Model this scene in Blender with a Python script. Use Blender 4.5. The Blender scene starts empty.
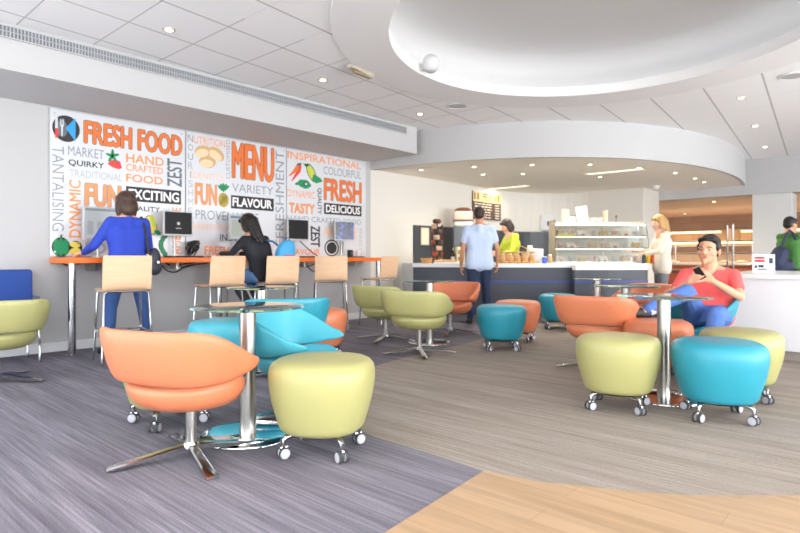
import bpy, bmesh, math, random
from mathutils import Vector, Matrix
random.seed(7)
SC = bpy.context.scene
COL = SC.collection
PI = math.pi
CA, SA = math.cos(math.radians(42.0)), math.sin(math.radians(42.0))
FPX = 577.0
HZ = 257.5            # horizon row of the 800x533 picture; camera 1.0 m above the floor

# ------------------------------------------------------------------ coordinates
def cw(X, Y):
    """camera-aligned plan metres -> room axes (x away from the mural wall, y along it)"""
    return (CA * X - SA * Y, SA * X + CA * Y)
def F(u, v, z=0.0):
    """room point at height z that shows at pixel u,v"""
    Y = FPX * (1.0 - z) / (v - HZ)
    return cw((u - 400.0) / FPX * Y, Y)
def D(u, Y):
    return cw((u - 400.0) / FPX * Y, Y)
def heading(a, b):
    """z rotation that turns local +y to the camera-plan direction (a,b)"""
    x, y = cw(a, b)
    return math.atan2(-x, y)
WALL = -6.83
def W(u, v, x=WALL):
    """point of the plane room-x = x that shows at pixel u,v -> (y, z)"""
    k = (u - 400.0) / FPX
    s = (-CA * x - k * SA * x) / (SA - k * CA)
    Y = -SA * x + CA * s
    return s, 1.0 + (HZ - v) * Y / FPX

# ------------------------------------------------------------------ materials
def lin(c):
    c = c / 255.0
    return c / 12.92 if c <= 0.04045 else ((c + 0.055) / 1.055) ** 2.4
def rgb(r, g, b): return (lin(r), lin(g), lin(b), 1.0)
MATS = {}
def mat(name, col, rough=0.5, metal=0.0, emit=None, estr=0.0, trans=0.0, ior=1.45, coat=0.0, bump=None, alpha=1.0, mottle=0.0):
    if name in MATS: return MATS[name]
    m = bpy.data.materials.new(name); m.use_nodes = True
    nt = m.node_tree; b = nt.nodes['Principled BSDF']
    b.inputs['Base Color'].default_value = rgb(*col)
    b.inputs['Roughness'].default_value = rough
    b.inputs['Metallic'].default_value = metal
    b.inputs['IOR'].default_value = ior
    if trans: b.inputs['Transmission Weight'].default_value = trans
    if coat: b.inputs['Coat Weight'].default_value = coat; b.inputs['Coat Roughness'].default_value = 0.15
    if alpha < 1: b.inputs['Alpha'].default_value = alpha
    if emit is not None:
        b.inputs['Emission Color'].default_value = rgb(*emit); b.inputs['Emission Strength'].default_value = estr
    tc = None
    if bump or mottle:
        tc = nt.nodes.new('ShaderNodeTexCoord')
    if bump:
        n = nt.nodes.new('ShaderNodeTexNoise'); n.inputs['Scale'].default_value = bump[0]; n.inputs['Detail'].default_value = 4
        bp = nt.nodes.new('ShaderNodeBump'); bp.inputs['Strength'].default_value = bump[1]; bp.inputs['Distance'].default_value = 0.01
        nt.links.new(tc.outputs['Object'], n.inputs['Vector']); nt.links.new(n.outputs['Fac'], bp.inputs['Height'])
        nt.links.new(bp.outputs['Normal'], b.inputs['Normal'])
    if mottle:
        n2 = nt.nodes.new('ShaderNodeTexNoise'); n2.inputs['Scale'].default_value = 9; n2.inputs['Detail'].default_value = 5
        mx = nt.nodes.new('ShaderNodeMix'); mx.data_type = 'RGBA'; mx.blend_type = 'MULTIPLY'
        rp = nt.nodes.new('ShaderNodeMapRange'); rp.inputs['To Min'].default_value = 1 - mottle; rp.inputs['To Max'].default_value = 1.0 + mottle * .5
        nt.links.new(tc.outputs['Object'], n2.inputs['Vector']); nt.links.new(n2.outputs['Fac'], rp.inputs['Value'])
        mx.inputs[0].default_value = 1.0; mx.inputs[6].default_value = rgb(*col)
        nt.links.new(rp.outputs['Result'], mx.inputs[7]); nt.links.new(mx.outputs[2], b.inputs['Base Color'])
    MATS[name] = m
    return m

def nd(nt, typ, **kw):
    n = nt.nodes.new(typ)
    for k, v in kw.items(): setattr(n, k, v)
    return n
def mth(nt, op, a, b=None, c=None):
    n = nt.nodes.new('ShaderNodeMath'); n.operation = op
    for i, v in enumerate((a, b, c)):
        if v is None: continue
        if isinstance(v, (int, float)): n.inputs[i].default_value = v
        else: nt.links.new(v, n.inputs[i])
    return n.outputs[0]

def carpet(name, base, lo, hi, xs=1.5, ys=62.0, amount=0.75, rough=0.95, fine=170.0):
    m = bpy.data.materials.new(name); m.use_nodes = True; nt = m.node_tree; b = nt.nodes['Principled BSDF']
    tc = nd(nt, 'ShaderNodeTexCoord')
    mp = nd(nt, 'ShaderNodeMapping'); mp.inputs['Scale'].default_value = (xs, ys, 1)
    nt.links.new(tc.outputs['Object'], mp.inputs['Vector'])
    n = nd(nt, 'ShaderNodeTexNoise'); n.inputs['Scale'].default_value = 1.0; n.inputs['Detail'].default_value = 4; n.inputs['Roughness'].default_value = .7
    nt.links.new(mp.outputs[0], n.inputs['Vector'])
    mp2 = nd(nt, 'ShaderNodeMapping'); mp2.inputs['Scale'].default_value = (xs * .4, ys * .16, 1)
    nt.links.new(tc.outputs['Object'], mp2.inputs['Vector'])
    n2 = nd(nt, 'ShaderNodeTexNoise'); n2.inputs['Scale'].default_value = 1.0; n2.inputs['Detail'].default_value = 2
    nt.links.new(mp2.outputs[0], n2.inputs['Vector'])
    n3 = nd(nt, 'ShaderNodeTexNoise'); n3.inputs['Scale'].default_value = fine; n3.inputs['Detail'].default_value = 1
    nt.links.new(tc.outputs['Object'], n3.inputs['Vector'])
    s = mth(nt, 'ADD', mth(nt, 'MULTIPLY', n.outputs['Fac'], amount), mth(nt, 'MULTIPLY', n2.outputs['Fac'], .35))
    s = mth(nt, 'ADD', s, mth(nt, 'MULTIPLY', n3.outputs['Fac'], .34))
    mr = nd(nt, 'ShaderNodeMapRange'); mr.inputs['From Min'].default_value = (amount + .69) * .5 - .22; mr.inputs['From Max'].default_value = (amount + .69) * .5 + .22
    nt.links.new(s, mr.inputs['Value'])
    cr = nd(nt, 'ShaderNodeValToRGB'); e = cr.color_ramp.elements
    e[0].position = 0; e[0].color = rgb(*lo); e[1].position = 1; e[1].color = rgb(*hi)
    k = e.new(.5); k.color = rgb(*base)
    nt.links.new(mr.outputs[0], cr.inputs['Fac']); nt.links.new(cr.outputs['Color'], b.inputs['Base Color'])
    b.inputs['Roughness'].default_value = rough; b.inputs['Specular IOR Level'].default_value = .2
    bp = nd(nt, 'ShaderNodeBump'); bp.inputs['Strength'].default_value = .25; bp.inputs['Distance'].default_value = .004
    nt.links.new(s, bp.inputs['Height']); nt.links.new(bp.outputs['Normal'], b.inputs['Normal'])
    MATS[name] = m
    return m

def wood_floor(name):
    m = bpy.data.materials.new(name); m.use_nodes = True; nt = m.node_tree; b = nt.nodes['Principled BSDF']
    tc = nd(nt, 'ShaderNodeTexCoord')
    br = nd(nt, 'ShaderNodeTexBrick'); br.inputs['Scale'].default_value = 1.0; br.inputs['Brick Width'].default_value = 1.1; br.inputs['Row Height'].default_value = .15
    br.inputs['Mortar Size'].default_value = .0012; br.inputs['Color1'].default_value = rgb(182, 152, 120); br.inputs['Color2'].default_value = rgb(170, 140, 108); br.inputs['Mortar'].default_value = rgb(152, 124, 94)
    nt.links.new(tc.outputs['Object'], br.inputs['Vector'])
    mp = nd(nt, 'ShaderNodeMapping'); mp.inputs['Scale'].default_value = (1.6, 26, 1)
    nt.links.new(tc.outputs['Object'], mp.inputs['Vector'])
    n = nd(nt, 'ShaderNodeTexNoise'); n.inputs['Scale'].default_value = 1; n.inputs['Detail'].default_value = 6; n.inputs['Distortion'].default_value = .6
    nt.links.new(mp.outputs[0], n.inputs['Vector'])
    mr = nd(nt, 'ShaderNodeMapRange'); mr.inputs['From Min'].default_value = .3; mr.inputs['From Max'].default_value = .7; mr.inputs['To Min'].default_value = .82; mr.inputs['To Max'].default_value = 1.1
    nt.links.new(n.outputs['Fac'], mr.inputs['Value'])
    mx = nd(nt, 'ShaderNodeMix', data_type='RGBA', blend_type='MULTIPLY'); mx.inputs[0].default_value = 1
    nt.links.new(br.outputs['Color'], mx.inputs[6]); nt.links.new(mr.outputs[0], mx.inputs[7]); nt.links.new(mx.outputs[2], b.inputs['Base Color'])
    b.inputs['Roughness'].default_value = .42
    MATS[name] = m
    return m

def ceiling_tiles(name):
    m = bpy.data.materials.new(name); m.use_nodes = True; nt = m.node_tree; b = nt.nodes['Principled BSDF']
    tc = nd(nt, 'ShaderNodeTexCoord'); sp = nd(nt, 'ShaderNodeSeparateXYZ'); nt.links.new(tc.outputs['Object'], sp.inputs[0])
    x, y = sp.outputs['X'], sp.outputs['Y']
    a = mth(nt, 'ADD', mth(nt, 'MULTIPLY', x, .9937), mth(nt, 'MULTIPLY', y, .1037))
    def line(val, off, step, wid):
        f = mth(nt, 'FRACT', mth(nt, 'DIVIDE', mth(nt, 'ADD', val, 60 * step - off), step))
        d = mth(nt, 'ABSOLUTE', mth(nt, 'SUBTRACT', f, .5))
        return mth(nt, 'GREATER_THAN', d, .5 - wid / step / 2)
    l1 = line(a, -.51, .605, .020)
    l2 = mth(nt, 'MULTIPLY', line(y, 1.48, .62, .013), mth(nt, 'ADD', mth(nt, 'MULTIPLY', mth(nt, 'LESS_THAN', x, -4.2), .55), .15))
    l = mth(nt, 'MAXIMUM', mth(nt, 'MULTIPLY', l1, .75), l2)
    n = nd(nt, 'ShaderNodeTexNoise'); n.inputs['Scale'].default_value = 160; n.inputs['Detail'].default_value = 2
    nt.links.new(tc.outputs['Object'], n.inputs['Vector'])
    mx = nd(nt, 'ShaderNodeMix', data_type='RGBA'); mx.inputs[6].default_value = rgb(246, 246, 246); mx.inputs[7].default_value = rgb(160, 160, 162)
    nt.links.new(l, mx.inputs[0]); nt.links.new(mx.outputs[2], b.inputs['Base Color'])
    b.inputs['Roughness'].default_value = .9
    bp = nd(nt, 'ShaderNodeBump'); bp.inputs['Strength'].default_value = .1; bp.inputs['Distance'].default_value = .002
    nt.links.new(n.outputs['Fac'], bp.inputs['Height']); nt.links.new(bp.outputs['Normal'], b.inputs['Normal'])
    MATS[name] = m
    return m

def tile_wall(name, c1, c2, mortar, w, h):
    m = bpy.data.materials.new(name); m.use_nodes = True; nt = m.node_tree; b = nt.nodes['Principled BSDF']
    tc = nd(nt, 'ShaderNodeTexCoord'); sp = nd(nt, 'ShaderNodeSeparateXYZ'); nt.links.new(tc.outputs['Object'], sp.inputs[0])
    cb = nd(nt, 'ShaderNodeCombineXYZ'); nt.links.new(sp.outputs['X'], cb.inputs[0]); nt.links.new(sp.outputs['Z'], cb.inputs[1])
    br = nd(nt, 'ShaderNodeTexBrick'); br.inputs['Scale'].default_value = 1; br.inputs['Brick Width'].default_value = w; br.inputs['Row Height'].default_value = h; br.inputs['Mortar Size'].default_value = .006
    br.inputs['Color1'].default_value = rgb(*c1); br.inputs['Color2'].default_value = rgb(*c2); br.inputs['Mortar'].default_value = rgb(*mortar)
    nt.links.new(cb.outputs[0], br.inputs['Vector']); nt.links.new(br.outputs['Color'], b.inputs['Base Color']); b.inputs['Roughness'].default_value = .45
    MATS[name] = m
    return m

def grain(name, c1, c2, scale=(2, 2, 40), rough=.4):
    m = bpy.data.materials.new(name); m.use_nodes = True; nt = m.node_tree; b = nt.nodes['Principled BSDF']
    tc = nd(nt, 'ShaderNodeTexCoord'); mp = nd(nt, 'ShaderNodeMapping'); mp.inputs['Scale'].default_value = scale
    nt.links.new(tc.outputs['Object'], mp.inputs['Vector'])
    n = nd(nt, 'ShaderNodeTexNoise'); n.inputs['Scale'].default_value = 1; n.inputs['Detail'].default_value = 5; n.inputs['Distortion'].default_value = .4
    nt.links.new(mp.outputs[0], n.inputs['Vector'])
    cr = nd(nt, 'ShaderNodeValToRGB'); e = cr.color_ramp.elements; e[0].position = .3; e[1].position = .7; e[0].color = rgb(*c1); e[1].color = rgb(*c2)
    nt.links.new(n.outputs['Fac'], cr.inputs['Fac']); nt.links.new(cr.outputs['Color'], b.inputs['Base Color']); b.inputs['Roughness'].default_value = rough
    MATS[name] = m
    return m

def swirl_screen(name):
    m = bpy.data.materials.new(name); m.use_nodes = True; nt = m.node_tree; b = nt.nodes['Principled BSDF']
    tc = nd(nt, 'ShaderNodeTexCoord')
    w = nd(nt, 'ShaderNodeTexNoise'); w.inputs['Scale'].default_value = 7; w.inputs['Distortion'].default_value = 2.5
    nt.links.new(tc.outputs['Object'], w.inputs['Vector'])
    cr = nd(nt, 'ShaderNodeValToRGB'); e = cr.color_ramp.elements; e[0].position = .42; e[0].color = rgb(6, 8, 30); e[1].position = .75; e[1].color = rgb(120, 150, 240)
    k = e.new(.56); k.color = rgb(25, 40, 150)
    nt.links.new(w.outputs['Fac'], cr.inputs['Fac']); nt.links.new(cr.outputs['Color'], b.inputs['Emission Color']); b.inputs['Emission Strength'].default_value = 1.2
    b.inputs['Base Color'].default_value = (0, 0, 0, 1); b.inputs['Roughness'].default_value = .2
    MATS[name] = m
    return m

# ------------------------------------------------------------------ mesh builder
class MB:
    def __init__(s): s.v = []; s.f = []; s.mi = []; s.cur = 0
    def add(s, vs, fs):
        o = len(s.v); s.v += [tuple(p) for p in vs]
        s.f += [tuple(i + o for i in f) for f in fs]; s.mi += [s.cur] * len(fs)
        return s
    def m(s, i): s.cur = i; return s
    def box(s, x0, x1, y0, y1, z0, z1, bev=0.0):
        if bev > 0:
            b = min(bev, (x1 - x0) / 2.01, (y1 - y0) / 2.01, (z1 - z0) / 2.01)
            bm = bmesh.new(); bmesh.ops.create_cube(bm, size=1.0)
            for q in bm.verts: q.co = Vector(((x0 + x1) / 2 + q.co.x * (x1 - x0), (y0 + y1) / 2 + q.co.y * (y1 - y0), (z0 + z1) / 2 + q.co.z * (z1 - z0)))
            bmesh.ops.bevel(bm, geom=bm.edges[:], offset=b, segments=2, profile=.5, affect='EDGES')
            bm.verts.index_update(); vs = [q.co[:] for q in bm.verts]; fs = [[q.index for q in f.verts] for f in bm.faces]; bm.free()
            return s.add(vs, fs)
        vs = [(x0, y0, z0), (x1, y0, z0), (x1, y1, z0), (x0, y1, z0), (x0, y0, z1), (x1, y0, z1), (x1, y1, z1), (x0, y1, z1)]
        return s.add(vs, [(3, 2, 1, 0), (4, 5, 6, 7), (0, 1, 5, 4), (1, 2, 6, 5), (2, 3, 7, 6), (3, 0, 4, 7)])
    def rings(s, rings, closed=True, cap0=True, cap1=True):
        n = len(rings[0]); vs = [p for r in rings for p in r]; fs = []
        for i in range(len(rings) - 1):
            for j in range(n if closed else n - 1):
                k = (j + 1) % n
                fs.append((i * n + j, i * n + k, (i + 1) * n + k, (i + 1) * n + j))
        if cap0: fs.append(tuple(range(n - 1, -1, -1)))
        if cap1: fs.append(tuple((len(rings) - 1) * n + j for j in range(n)))
        return s.add(vs, fs)
    def lathe(s, prof, c=(0, 0, 0), n=32, sx=1, sy=1):
        R = [[(c[0] + r * sx * math.cos(2 * PI * j / n), c[1] + r * sy * math.sin(2 * PI * j / n), c[2] + z) for j in range(n)] for r, z in prof]
        return s.rings(R)
    def tube(s, pts, r, n=8, cap=True):
        pts = [Vector(p) for p in pts]; R = []; up = None
        rr = r if isinstance(r, (list, tuple)) else [r] * len(pts)
        for i, p in enumerate(pts):
            a = pts[max(0, i - 1)]; b = pts[min(len(pts) - 1, i + 1)]
            t = (b - a).normalized()
            if up is None: up = Vector((0, 0, 1)) if abs(t.z) < .9 else Vector((1, 0, 0))
            x = t.cross(up)
            if x.length < 1e-5: x = t.cross(Vector((0, 1, 0)))
            x.normalize(); y = x.cross(t).normalized(); up = y
            R.append([tuple(p + (x * math.cos(2 * PI * j / n) + y * math.sin(2 * PI * j / n)) * rr[i]) for j in range(n)])
        return s.rings(R, cap0=cap, cap1=cap)
    def cyl(s, c, r, z0, z1, n=24, r1=None):
        return s.lathe([(r, z0), (r if r1 is None else r1, z1)], (c[0], c[1], 0), n)
    def prism(s, poly, z0, z1):
        n = len(poly); vs = [(x, y, z0) for x, y in poly] + [(x, y, z1) for x, y in poly]
        fs = [tuple(range(n - 1, -1, -1)), tuple(range(n, 2 * n))] + [(j, (j + 1) % n, n + (j + 1) % n, n + j) for j in range(n)]
        return s.add(vs, fs)
    def ell(s, c, r, M=None, n=16, k=10):
        vs = []; fs = []
        for i in range(k + 1):
            t = PI * i / k
            for j in range(n):
                p = 2 * PI * j / n
                q = Vector((r[0] * math.sin(t) * math.cos(p), r[1] * math.sin(t) * math.sin(p), -r[2] * math.cos(t)))
                if M: q = M @ q
                vs.append(tuple(q + Vector(c)))
        for i in range(k):
            for j in range(n):
                a = i * n + j; b = i * n + (j + 1) % n
                if i == 0: fs.append((a, b + n, a + n))
                elif i == k - 1: fs.append((a, b, a + n))
                else: fs.append((a, b, b + n, a + n))
        return s.add(vs, fs)
    def cap(s, p0, r0, p1, r1, n=12):
        """tapered capsule"""
        p0 = Vector(p0); p1 = Vector(p1); t = (p1 - p0)
        L = t.length
        if L < 1e-6: return s.ell(p0, (r0,) * 3)
        q = t.to_track_quat('Z', 'Y').to_matrix(); R = []
        for i in range(6):
            a = PI / 2 * (1 - i / 5.0) ; a = min(a, PI / 2 - .02)
            R.append([tuple(p0 + q @ Vector((r0 * math.cos(a) * math.cos(2 * PI * j / n), r0 * math.cos(a) * math.sin(2 * PI * j / n), -r0 * math.sin(a)))) for j in range(n)])
        for i in range(6):
            a = min(PI / 2 * i / 5.0, PI / 2 - .02)
            R.append([tuple(p1 + q @ Vector((r1 * math.cos(a) * math.cos(2 * PI * j / n), r1 * math.cos(a) * math.sin(2 * PI * j / n), r1 * math.sin(a)))) for j in range(n)])
        return s.rings(R)
    def xf(s, M, start=0):
        for i in range(start, len(s.v)): s.v[i] = tuple(M @ Vector(s.v[i]))
        return s
    def mesh(s, name, mats, smooth=False, angle=40, weld=False):
        me = bpy.data.meshes.new(name); me.from_pydata(s.v, [], s.f)
        for m_ in (mats if isinstance(mats, (list, tuple)) else [mats]): me.materials.append(m_)
        me.polygons.foreach_set('material_index', s.mi)
        bm = bmesh.new(); bm.from_mesh(me)
        if weld: bmesh.ops.remove_doubles(bm, verts=bm.verts[:], dist=1e-5)
        bmesh.ops.recalc_face_normals(bm, faces=bm.faces[:]); bm.to_mesh(me); bm.free()
        if smooth:
            me.polygons.foreach_set('use_smooth', [True] * len(me.polygons))
            try: me.set_sharp_from_angle(angle=math.radians(angle))
            except Exception: pass
        me.update()
        return me
    def build(s, name, mats, parent=None, smooth=False, angle=40, loc=None, rz=0.0, weld=False):
        return link(name, s.mesh(name, mats, smooth, angle, weld), parent, loc, rz)

def link(name, me, parent=None, loc=None, rz=0.0):
    o = bpy.data.objects.new(name, me); COL.objects.link(o)
    if parent: o.parent = parent
    if loc: o.location = loc
    if rz: o.rotation_euler = (0, 0, rz)
    return o
def tag(o, label, cat, group=None, kind=None):
    o['label'] = label; o['category'] = cat
    if group: o['group'] = group
    if kind: o['kind'] = kind
    return o
def thing(name, label, cat, loc=(0, 0, 0), rz=0.0, group=None):
    o = bpy.data.objects.new(name, None); COL.objects.link(o); o.empty_display_size = .1
    o.location = loc; o.rotation_euler = (0, 0, rz)
    return tag(o, label, cat, group)
def struct(o): o['kind'] = 'structure'; return o
CACHE = {}
def cached(key, fn):
    if key not in CACHE: CACHE[key] = fn()
    return CACHE[key]

# materials used widely
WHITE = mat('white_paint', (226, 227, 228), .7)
PLASTER = mat('white_plaster', (238, 238, 238), .8)
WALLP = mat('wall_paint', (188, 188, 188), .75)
SERV = mat('servery_white', (222, 219, 212), .6)
GREYW = mat('pale_grey_panel', (214, 215, 212), .5)
CHROME = mat('polished_steel', (200, 200, 202), .14, 1.0)
SATIN = mat('satin_steel', (196, 194, 188), .3, 1.0)
BLACK = mat('black_plastic', (22, 22, 24), .4)
DGREY = mat('dark_grey_laminate', (72, 76, 86), .45)
SPLASH = mat('charcoal_splashback', (64, 68, 74), .35)
WTOP = mat('white_worktop', (238, 238, 236), .3)
ORANGE_L = mat('orange_laminate', (240, 118, 34), .35)
PLY = grain('birch_ply', (222, 182, 144), (230, 194, 158), (3, 3, 30))
def leather(name, c): return mat(name, c, .42, bump=(140, .06), coat=.12)
LE = {'orange': leather('orange_leather', (210, 124, 86)), 'yellow': leather('lime_yellow_leather', (170, 167, 110)), 'blue': leather('turquoise_leather', (42, 144, 164)), 'paleblue': leather('pale_turquoise_leather', (74, 172, 190))}
GLASS = mat('green_tinted_glass', (176, 226, 212), .02, trans=1.0, ior=1.45)
CLEAR = mat('clear_glass', (240, 246, 246), .02, trans=1.0, ior=1.2)
RUBBER = mat('grey_rubber', (60, 60, 62), .6)
WHEELG = mat('pale_grey_wheel', (176, 178, 184), .4)
# ================================================================== SETTING
def catmull(pts, n=8):
    out = []
    P = [pts[0]] + list(pts) + [pts[-1]]
    for i in range(1, len(P) - 2):
        for k in range(n):
            t = k / n; a, b, c, d = P[i - 1], P[i], P[i + 1], P[i + 2]
            out.append(tuple(.5 * ((2 * b[j]) + (-a[j] + c[j]) * t + (2 * a[j] - 5 * b[j] + 4 * c[j] - d[j]) * t * t + (-a[j] + 3 * b[j] - 3 * c[j] + d[j]) * t ** 3) for j in range(2)))
    out.append(tuple(pts[-1])); return out

X0, X1, Y0, Y1 = -9.0, 6.5, -3.5, 20.0
M_GREY = carpet('grey_stripe_carpet', (118, 115, 125), (86, 83, 94), (154, 151, 161))
M_TAUPE = carpet('taupe_stripe_carpet', (150, 140, 131), (122, 112, 104), (178, 169, 160), amount=.7)
M_WOOD = wood_floor('oak_floor')
struct(MB().box(X0, X1, Y0, Y1, -.1, 0).build('floor', M_GREY))
edge = [(.393, 2.70), (.10, 2.99), (-.17, 3.25), (-.36, 3.6), (-.45, 4.0), (-.42, 4.7), (-.12, 5.5), (.4, 6.2), (.95, 7.0), (1.35, 7.9), (1.62, 8.8), (1.75, 9.6)]
top = [(6.6, 2.6), (3.2, 2.44), (1.67, 2.42), (1.21, 2.42), (.998, 2.46), (.62, 2.57), (.393, 2.70)]
poly = [cw(*p) for p in catmull(edge)] + [cw(4.6, 12.0), cw(9.5, 7.5), cw(6.6, 2.6)] + [cw(*p) for p in top[1:-1]]
struct(MB().prism(poly, -.02, .002).build('floor_taupe_carpet', M_TAUPE))
poly = [cw(*p) for p in top] + [cw(-.0545, 2.094), cw(-.9, .95), (-1.2, -1.0), (6.5, -1.0), (6.5, 0)]
struct(MB().prism(poly, -.02, .003).build('floor_oak', M_WOOD))

struct(MB().box(-6.83, X1, Y0, -1.0, -.05, .004).box(3.6, X1, -1.0, 13.4, -.05, .004).build('floor_bounce_strip', mat('pale_bounce_floor', (212, 212, 214), .8)))  # unseen pale strips, added to throw sunlight back up at the ceiling
CZ = 3.0
RC = (1.77, 5.12)
def ering(rx, ry, n=96):
    return [cw(RC[0] + rx * math.cos(2 * PI * i / n), RC[1] + ry * math.sin(2 * PI * i / n)) for i in range(n)]
inner, outer = ering(1.87, 2.0), ering(2.37, 2.55)
M_TILE = ceiling_tiles('ceiling_tiles')
# tiled ceiling around the plaster ring (ends above the servery beam)
cx, cy = cw(*RC)
def to_rect(p, x0, x1, y0, y1):
    dx, dy = p[0] - cx, p[1] - cy; t = 1e9
    if dx > 0: t = min(t, (x1 - cx) / dx)
    if dx < 0: t = min(t, (x0 - cx) / dx)
    if dy > 0: t = min(t, (y1 - cy) / dy)
    if dy < 0: t = min(t, (y0 - cy) / dy)
    return (cx + dx * t, cy + dy * t)
angs = sorted([math.atan2(p[1] - cy, p[0] - cx) for p in outer] + [math.atan2(y - cy, x - cx) for x in (-6.83, X1) for y in (Y0, 13.6)])
def on_ellipse(a):
    # direction in room axes -> point of the outer ring
    dx, dy = math.cos(a), math.sin(a); X = CA * dx + SA * dy; Y = -SA * dx + CA * dy
    t = 1 / math.sqrt((X / 2.37) ** 2 + (Y / 2.55) ** 2)
    return (cx + dx * t, cy + dy * t)
vi = [on_ellipse(a) for a in angs]; vo = [to_rect(p, -6.83, X1, Y0, 13.6) for p in vi]
n = len(angs)
mb = MB(); mb.add([(x, y, CZ) for x, y in vi] + [(x, y, CZ) for x, y in vo], [(i, (i + 1) % n, n + (i + 1) % n, n + i) for i in range(n)])
struct(mb.build('ceiling', M_TILE))
mb = MB(); R = []
for e, z in ((outer, CZ + .01), (outer, CZ - .012), (inner, CZ - .012), (inner, CZ + .1), (ering(2.02, 2.15), CZ + .1), (ering(2.2, 2.33), CZ + .1)):
    R.append([(x, y, z) for x, y in e])
struct(mb.rings(R, cap0=False, cap1=False).build('ceiling_ring', PLASTER))
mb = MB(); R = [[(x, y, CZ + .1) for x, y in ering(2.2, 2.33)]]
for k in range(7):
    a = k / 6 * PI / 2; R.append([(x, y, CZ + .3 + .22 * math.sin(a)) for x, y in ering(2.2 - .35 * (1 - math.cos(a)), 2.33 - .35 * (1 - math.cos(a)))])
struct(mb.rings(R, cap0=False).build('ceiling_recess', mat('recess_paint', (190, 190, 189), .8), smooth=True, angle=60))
# the cove's light strip, lying on the hidden shelf of the ring
LED = mat('cove_led', (255, 255, 255), .5, emit=(250, 250, 255), estr=12)
R = []
for i in range(97):
    t = 2 * PI * (i % 96) / 96
    R.append(None)
mb = MB(); n = 96; vs = []; fs = []
for rx, ry, z in ((2.15, 2.28, CZ + .102), (2.18, 2.31, CZ + .102), (2.18, 2.31, CZ + .118), (2.15, 2.28, CZ + .118)):
    vs += [(x, y, z) for x, y in ering(rx, ry)]
for q in range(4):
    for i in range(n):
        fs.append((q * n + i, q * n + (i + 1) % n, ((q + 1) % 4) * n + (i + 1) % n, ((q + 1) % 4) * n + i))
o = mb.add(vs, fs).build('led_strip', LED)
tag(o, 'white light strip glowing around the oval ceiling recess', 'light')

# walls
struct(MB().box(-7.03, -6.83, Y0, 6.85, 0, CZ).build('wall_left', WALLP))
mb = MB(); inn = [(-6.83, 6.85), (-6.83, 11.2)]
for k in range(1, 13):
    a = k / 12 * PI / 2; inn.append((-5.53 - 1.3 * math.cos(a), 11.2 + 1.3 * math.sin(a)))
inn.append((-4.34, 12.5)); out = [(-4.34, 12.7), (-5.53, 12.7), (-7.03, 12.7), (-7.03, 6.85)]
struct(mb.prism(inn + out, 0, 2.49).build('wall_servery', SERV))
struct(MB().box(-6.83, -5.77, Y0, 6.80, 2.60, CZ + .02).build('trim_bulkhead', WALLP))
fas = [(-.62, 9.74), (.315, 9.09), (1.15, 8.66), (2.05, 8.45), (2.75, 8.45), (3.4, 8.56), (3.98, 8.80), (4.6, 9.13), (5.42, 9.76), (6.3, 10.7), (7.07, 11.8)]
arc = [cw(*p) for p in catmull(fas, 6)]
def offset(pl, d):
    out = []
    for i, p in enumerate(pl):
        a = pl[max(0, i - 1)]; b = pl[min(len(pl) - 1, i + 1)]; t = Vector((b[0] - a[0], b[1] - a[1])).normalized()
        out.append((p[0] - t.y * d, p[1] + t.x * d))
    return out
back = offset(arc, .06)
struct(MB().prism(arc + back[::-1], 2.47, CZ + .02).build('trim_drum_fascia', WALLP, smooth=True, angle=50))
struct(MB().prism(back + [(-2.64, 13.5), (-4.7, 13.5), (-6.83, 13.5), (-6.83, 6.9)], 2.475, 2.50).build('ceiling_servery', mat('servery_soffit', (248, 242, 230), .8)))
struct(MB().box(-4.54, X1, 13.5, 13.8, 2.28, CZ + .02).build('trim_beam', WALLP))
struct(MB().box(X0, X1, 13.8, Y1, 2.30, 2.36).build('ceiling_corridor', mat('corridor_ceiling', (232, 208, 176), .7)))
struct(MB().box(-4.62, -4.34, 12.7, 13.5, 0, 2.47).build('wall_return', SERV))
struct(MB().box(X0, X1, Y1, Y1 + .2, 0, CZ).build('wall_far', tile_wall('brown_wall_tile', (184, 158, 132), (170, 144, 118), (150, 126, 102), .6, .3)))
struct(MB().box(X0 - .2, X0, 12.7, Y1, 0, CZ).build('wall_corridor', mat('corridor_wall', (128, 98, 74), .6)))
struct(MB().box(X1, X1 + .2, 13.4, Y1, 0, CZ).build('wall_right', WHITE))
struct(MB().box(-6.83, -6.815, Y0, 7.0, 0, .10, .004).build('baseboard_left', WHITE))
# square column below the beam
struct(MB().box(-2.53, -1.85, 13.52, 14.1, 0, 2.28, .01).build('wall_column', mat('column_grey', (208, 208, 206), .6)))
# window walls behind and to the right of the camera: open frames
FR = mat('window_frame_white', (226, 228, 230), .5)
def window(name, p, q, axis):
    mb = MB(); L = q - p; n = max(1, round(L / 1.4))
    for i in range(n + 1):
        a = p + L * i / n
        if axis == 'y': mb.box(a - .03, a + .03, Y0 - .1, Y0, .0, CZ)
        else: mb.box(X1, X1 + .1, a - .03, a + .03, .0, CZ)
    for z0, z1 in ((0, .1), (2.9, CZ)):
        if axis == 'y': mb.box(p, q, Y0 - .1, Y0, z0, z1)
        else: mb.box(X1, X1 + .1, p, q, z0, z1)
    return struct(mb.build(name, FR))
window('window_1', -6.83, X1, 'y'); window('window_2', Y0, 13.4, 'x')
# air grille along the bulkhead
mb = MB(); mb.box(-5.77, -5.762, Y0, 6.55, 2.865, 2.975)
mb.m(1)
y = Y0 + .01
while y < 6.54:
    mb.box(-5.762, -5.75, y, y + .012, 2.875, 2.965); y += .027
mb.m(2).box(-5.765, -5.748, Y0, 6.55, 2.965, 2.975).box(-5.765, -5.748, Y0, 6.55, 2.865, 2.873).box(-5.765, -5.75, Y0, 6.55, 2.917, 2.922)
o = mb.build('air_grille', [mat('grille_dark', (116, 118, 122), .6), mat('grille_fin', (168, 170, 174), .5), mat('grille_frame', (190, 192, 194), .5)])
tag(o, 'long grey slotted air grille along the top of the white bulkhead', 'vent')

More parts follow.
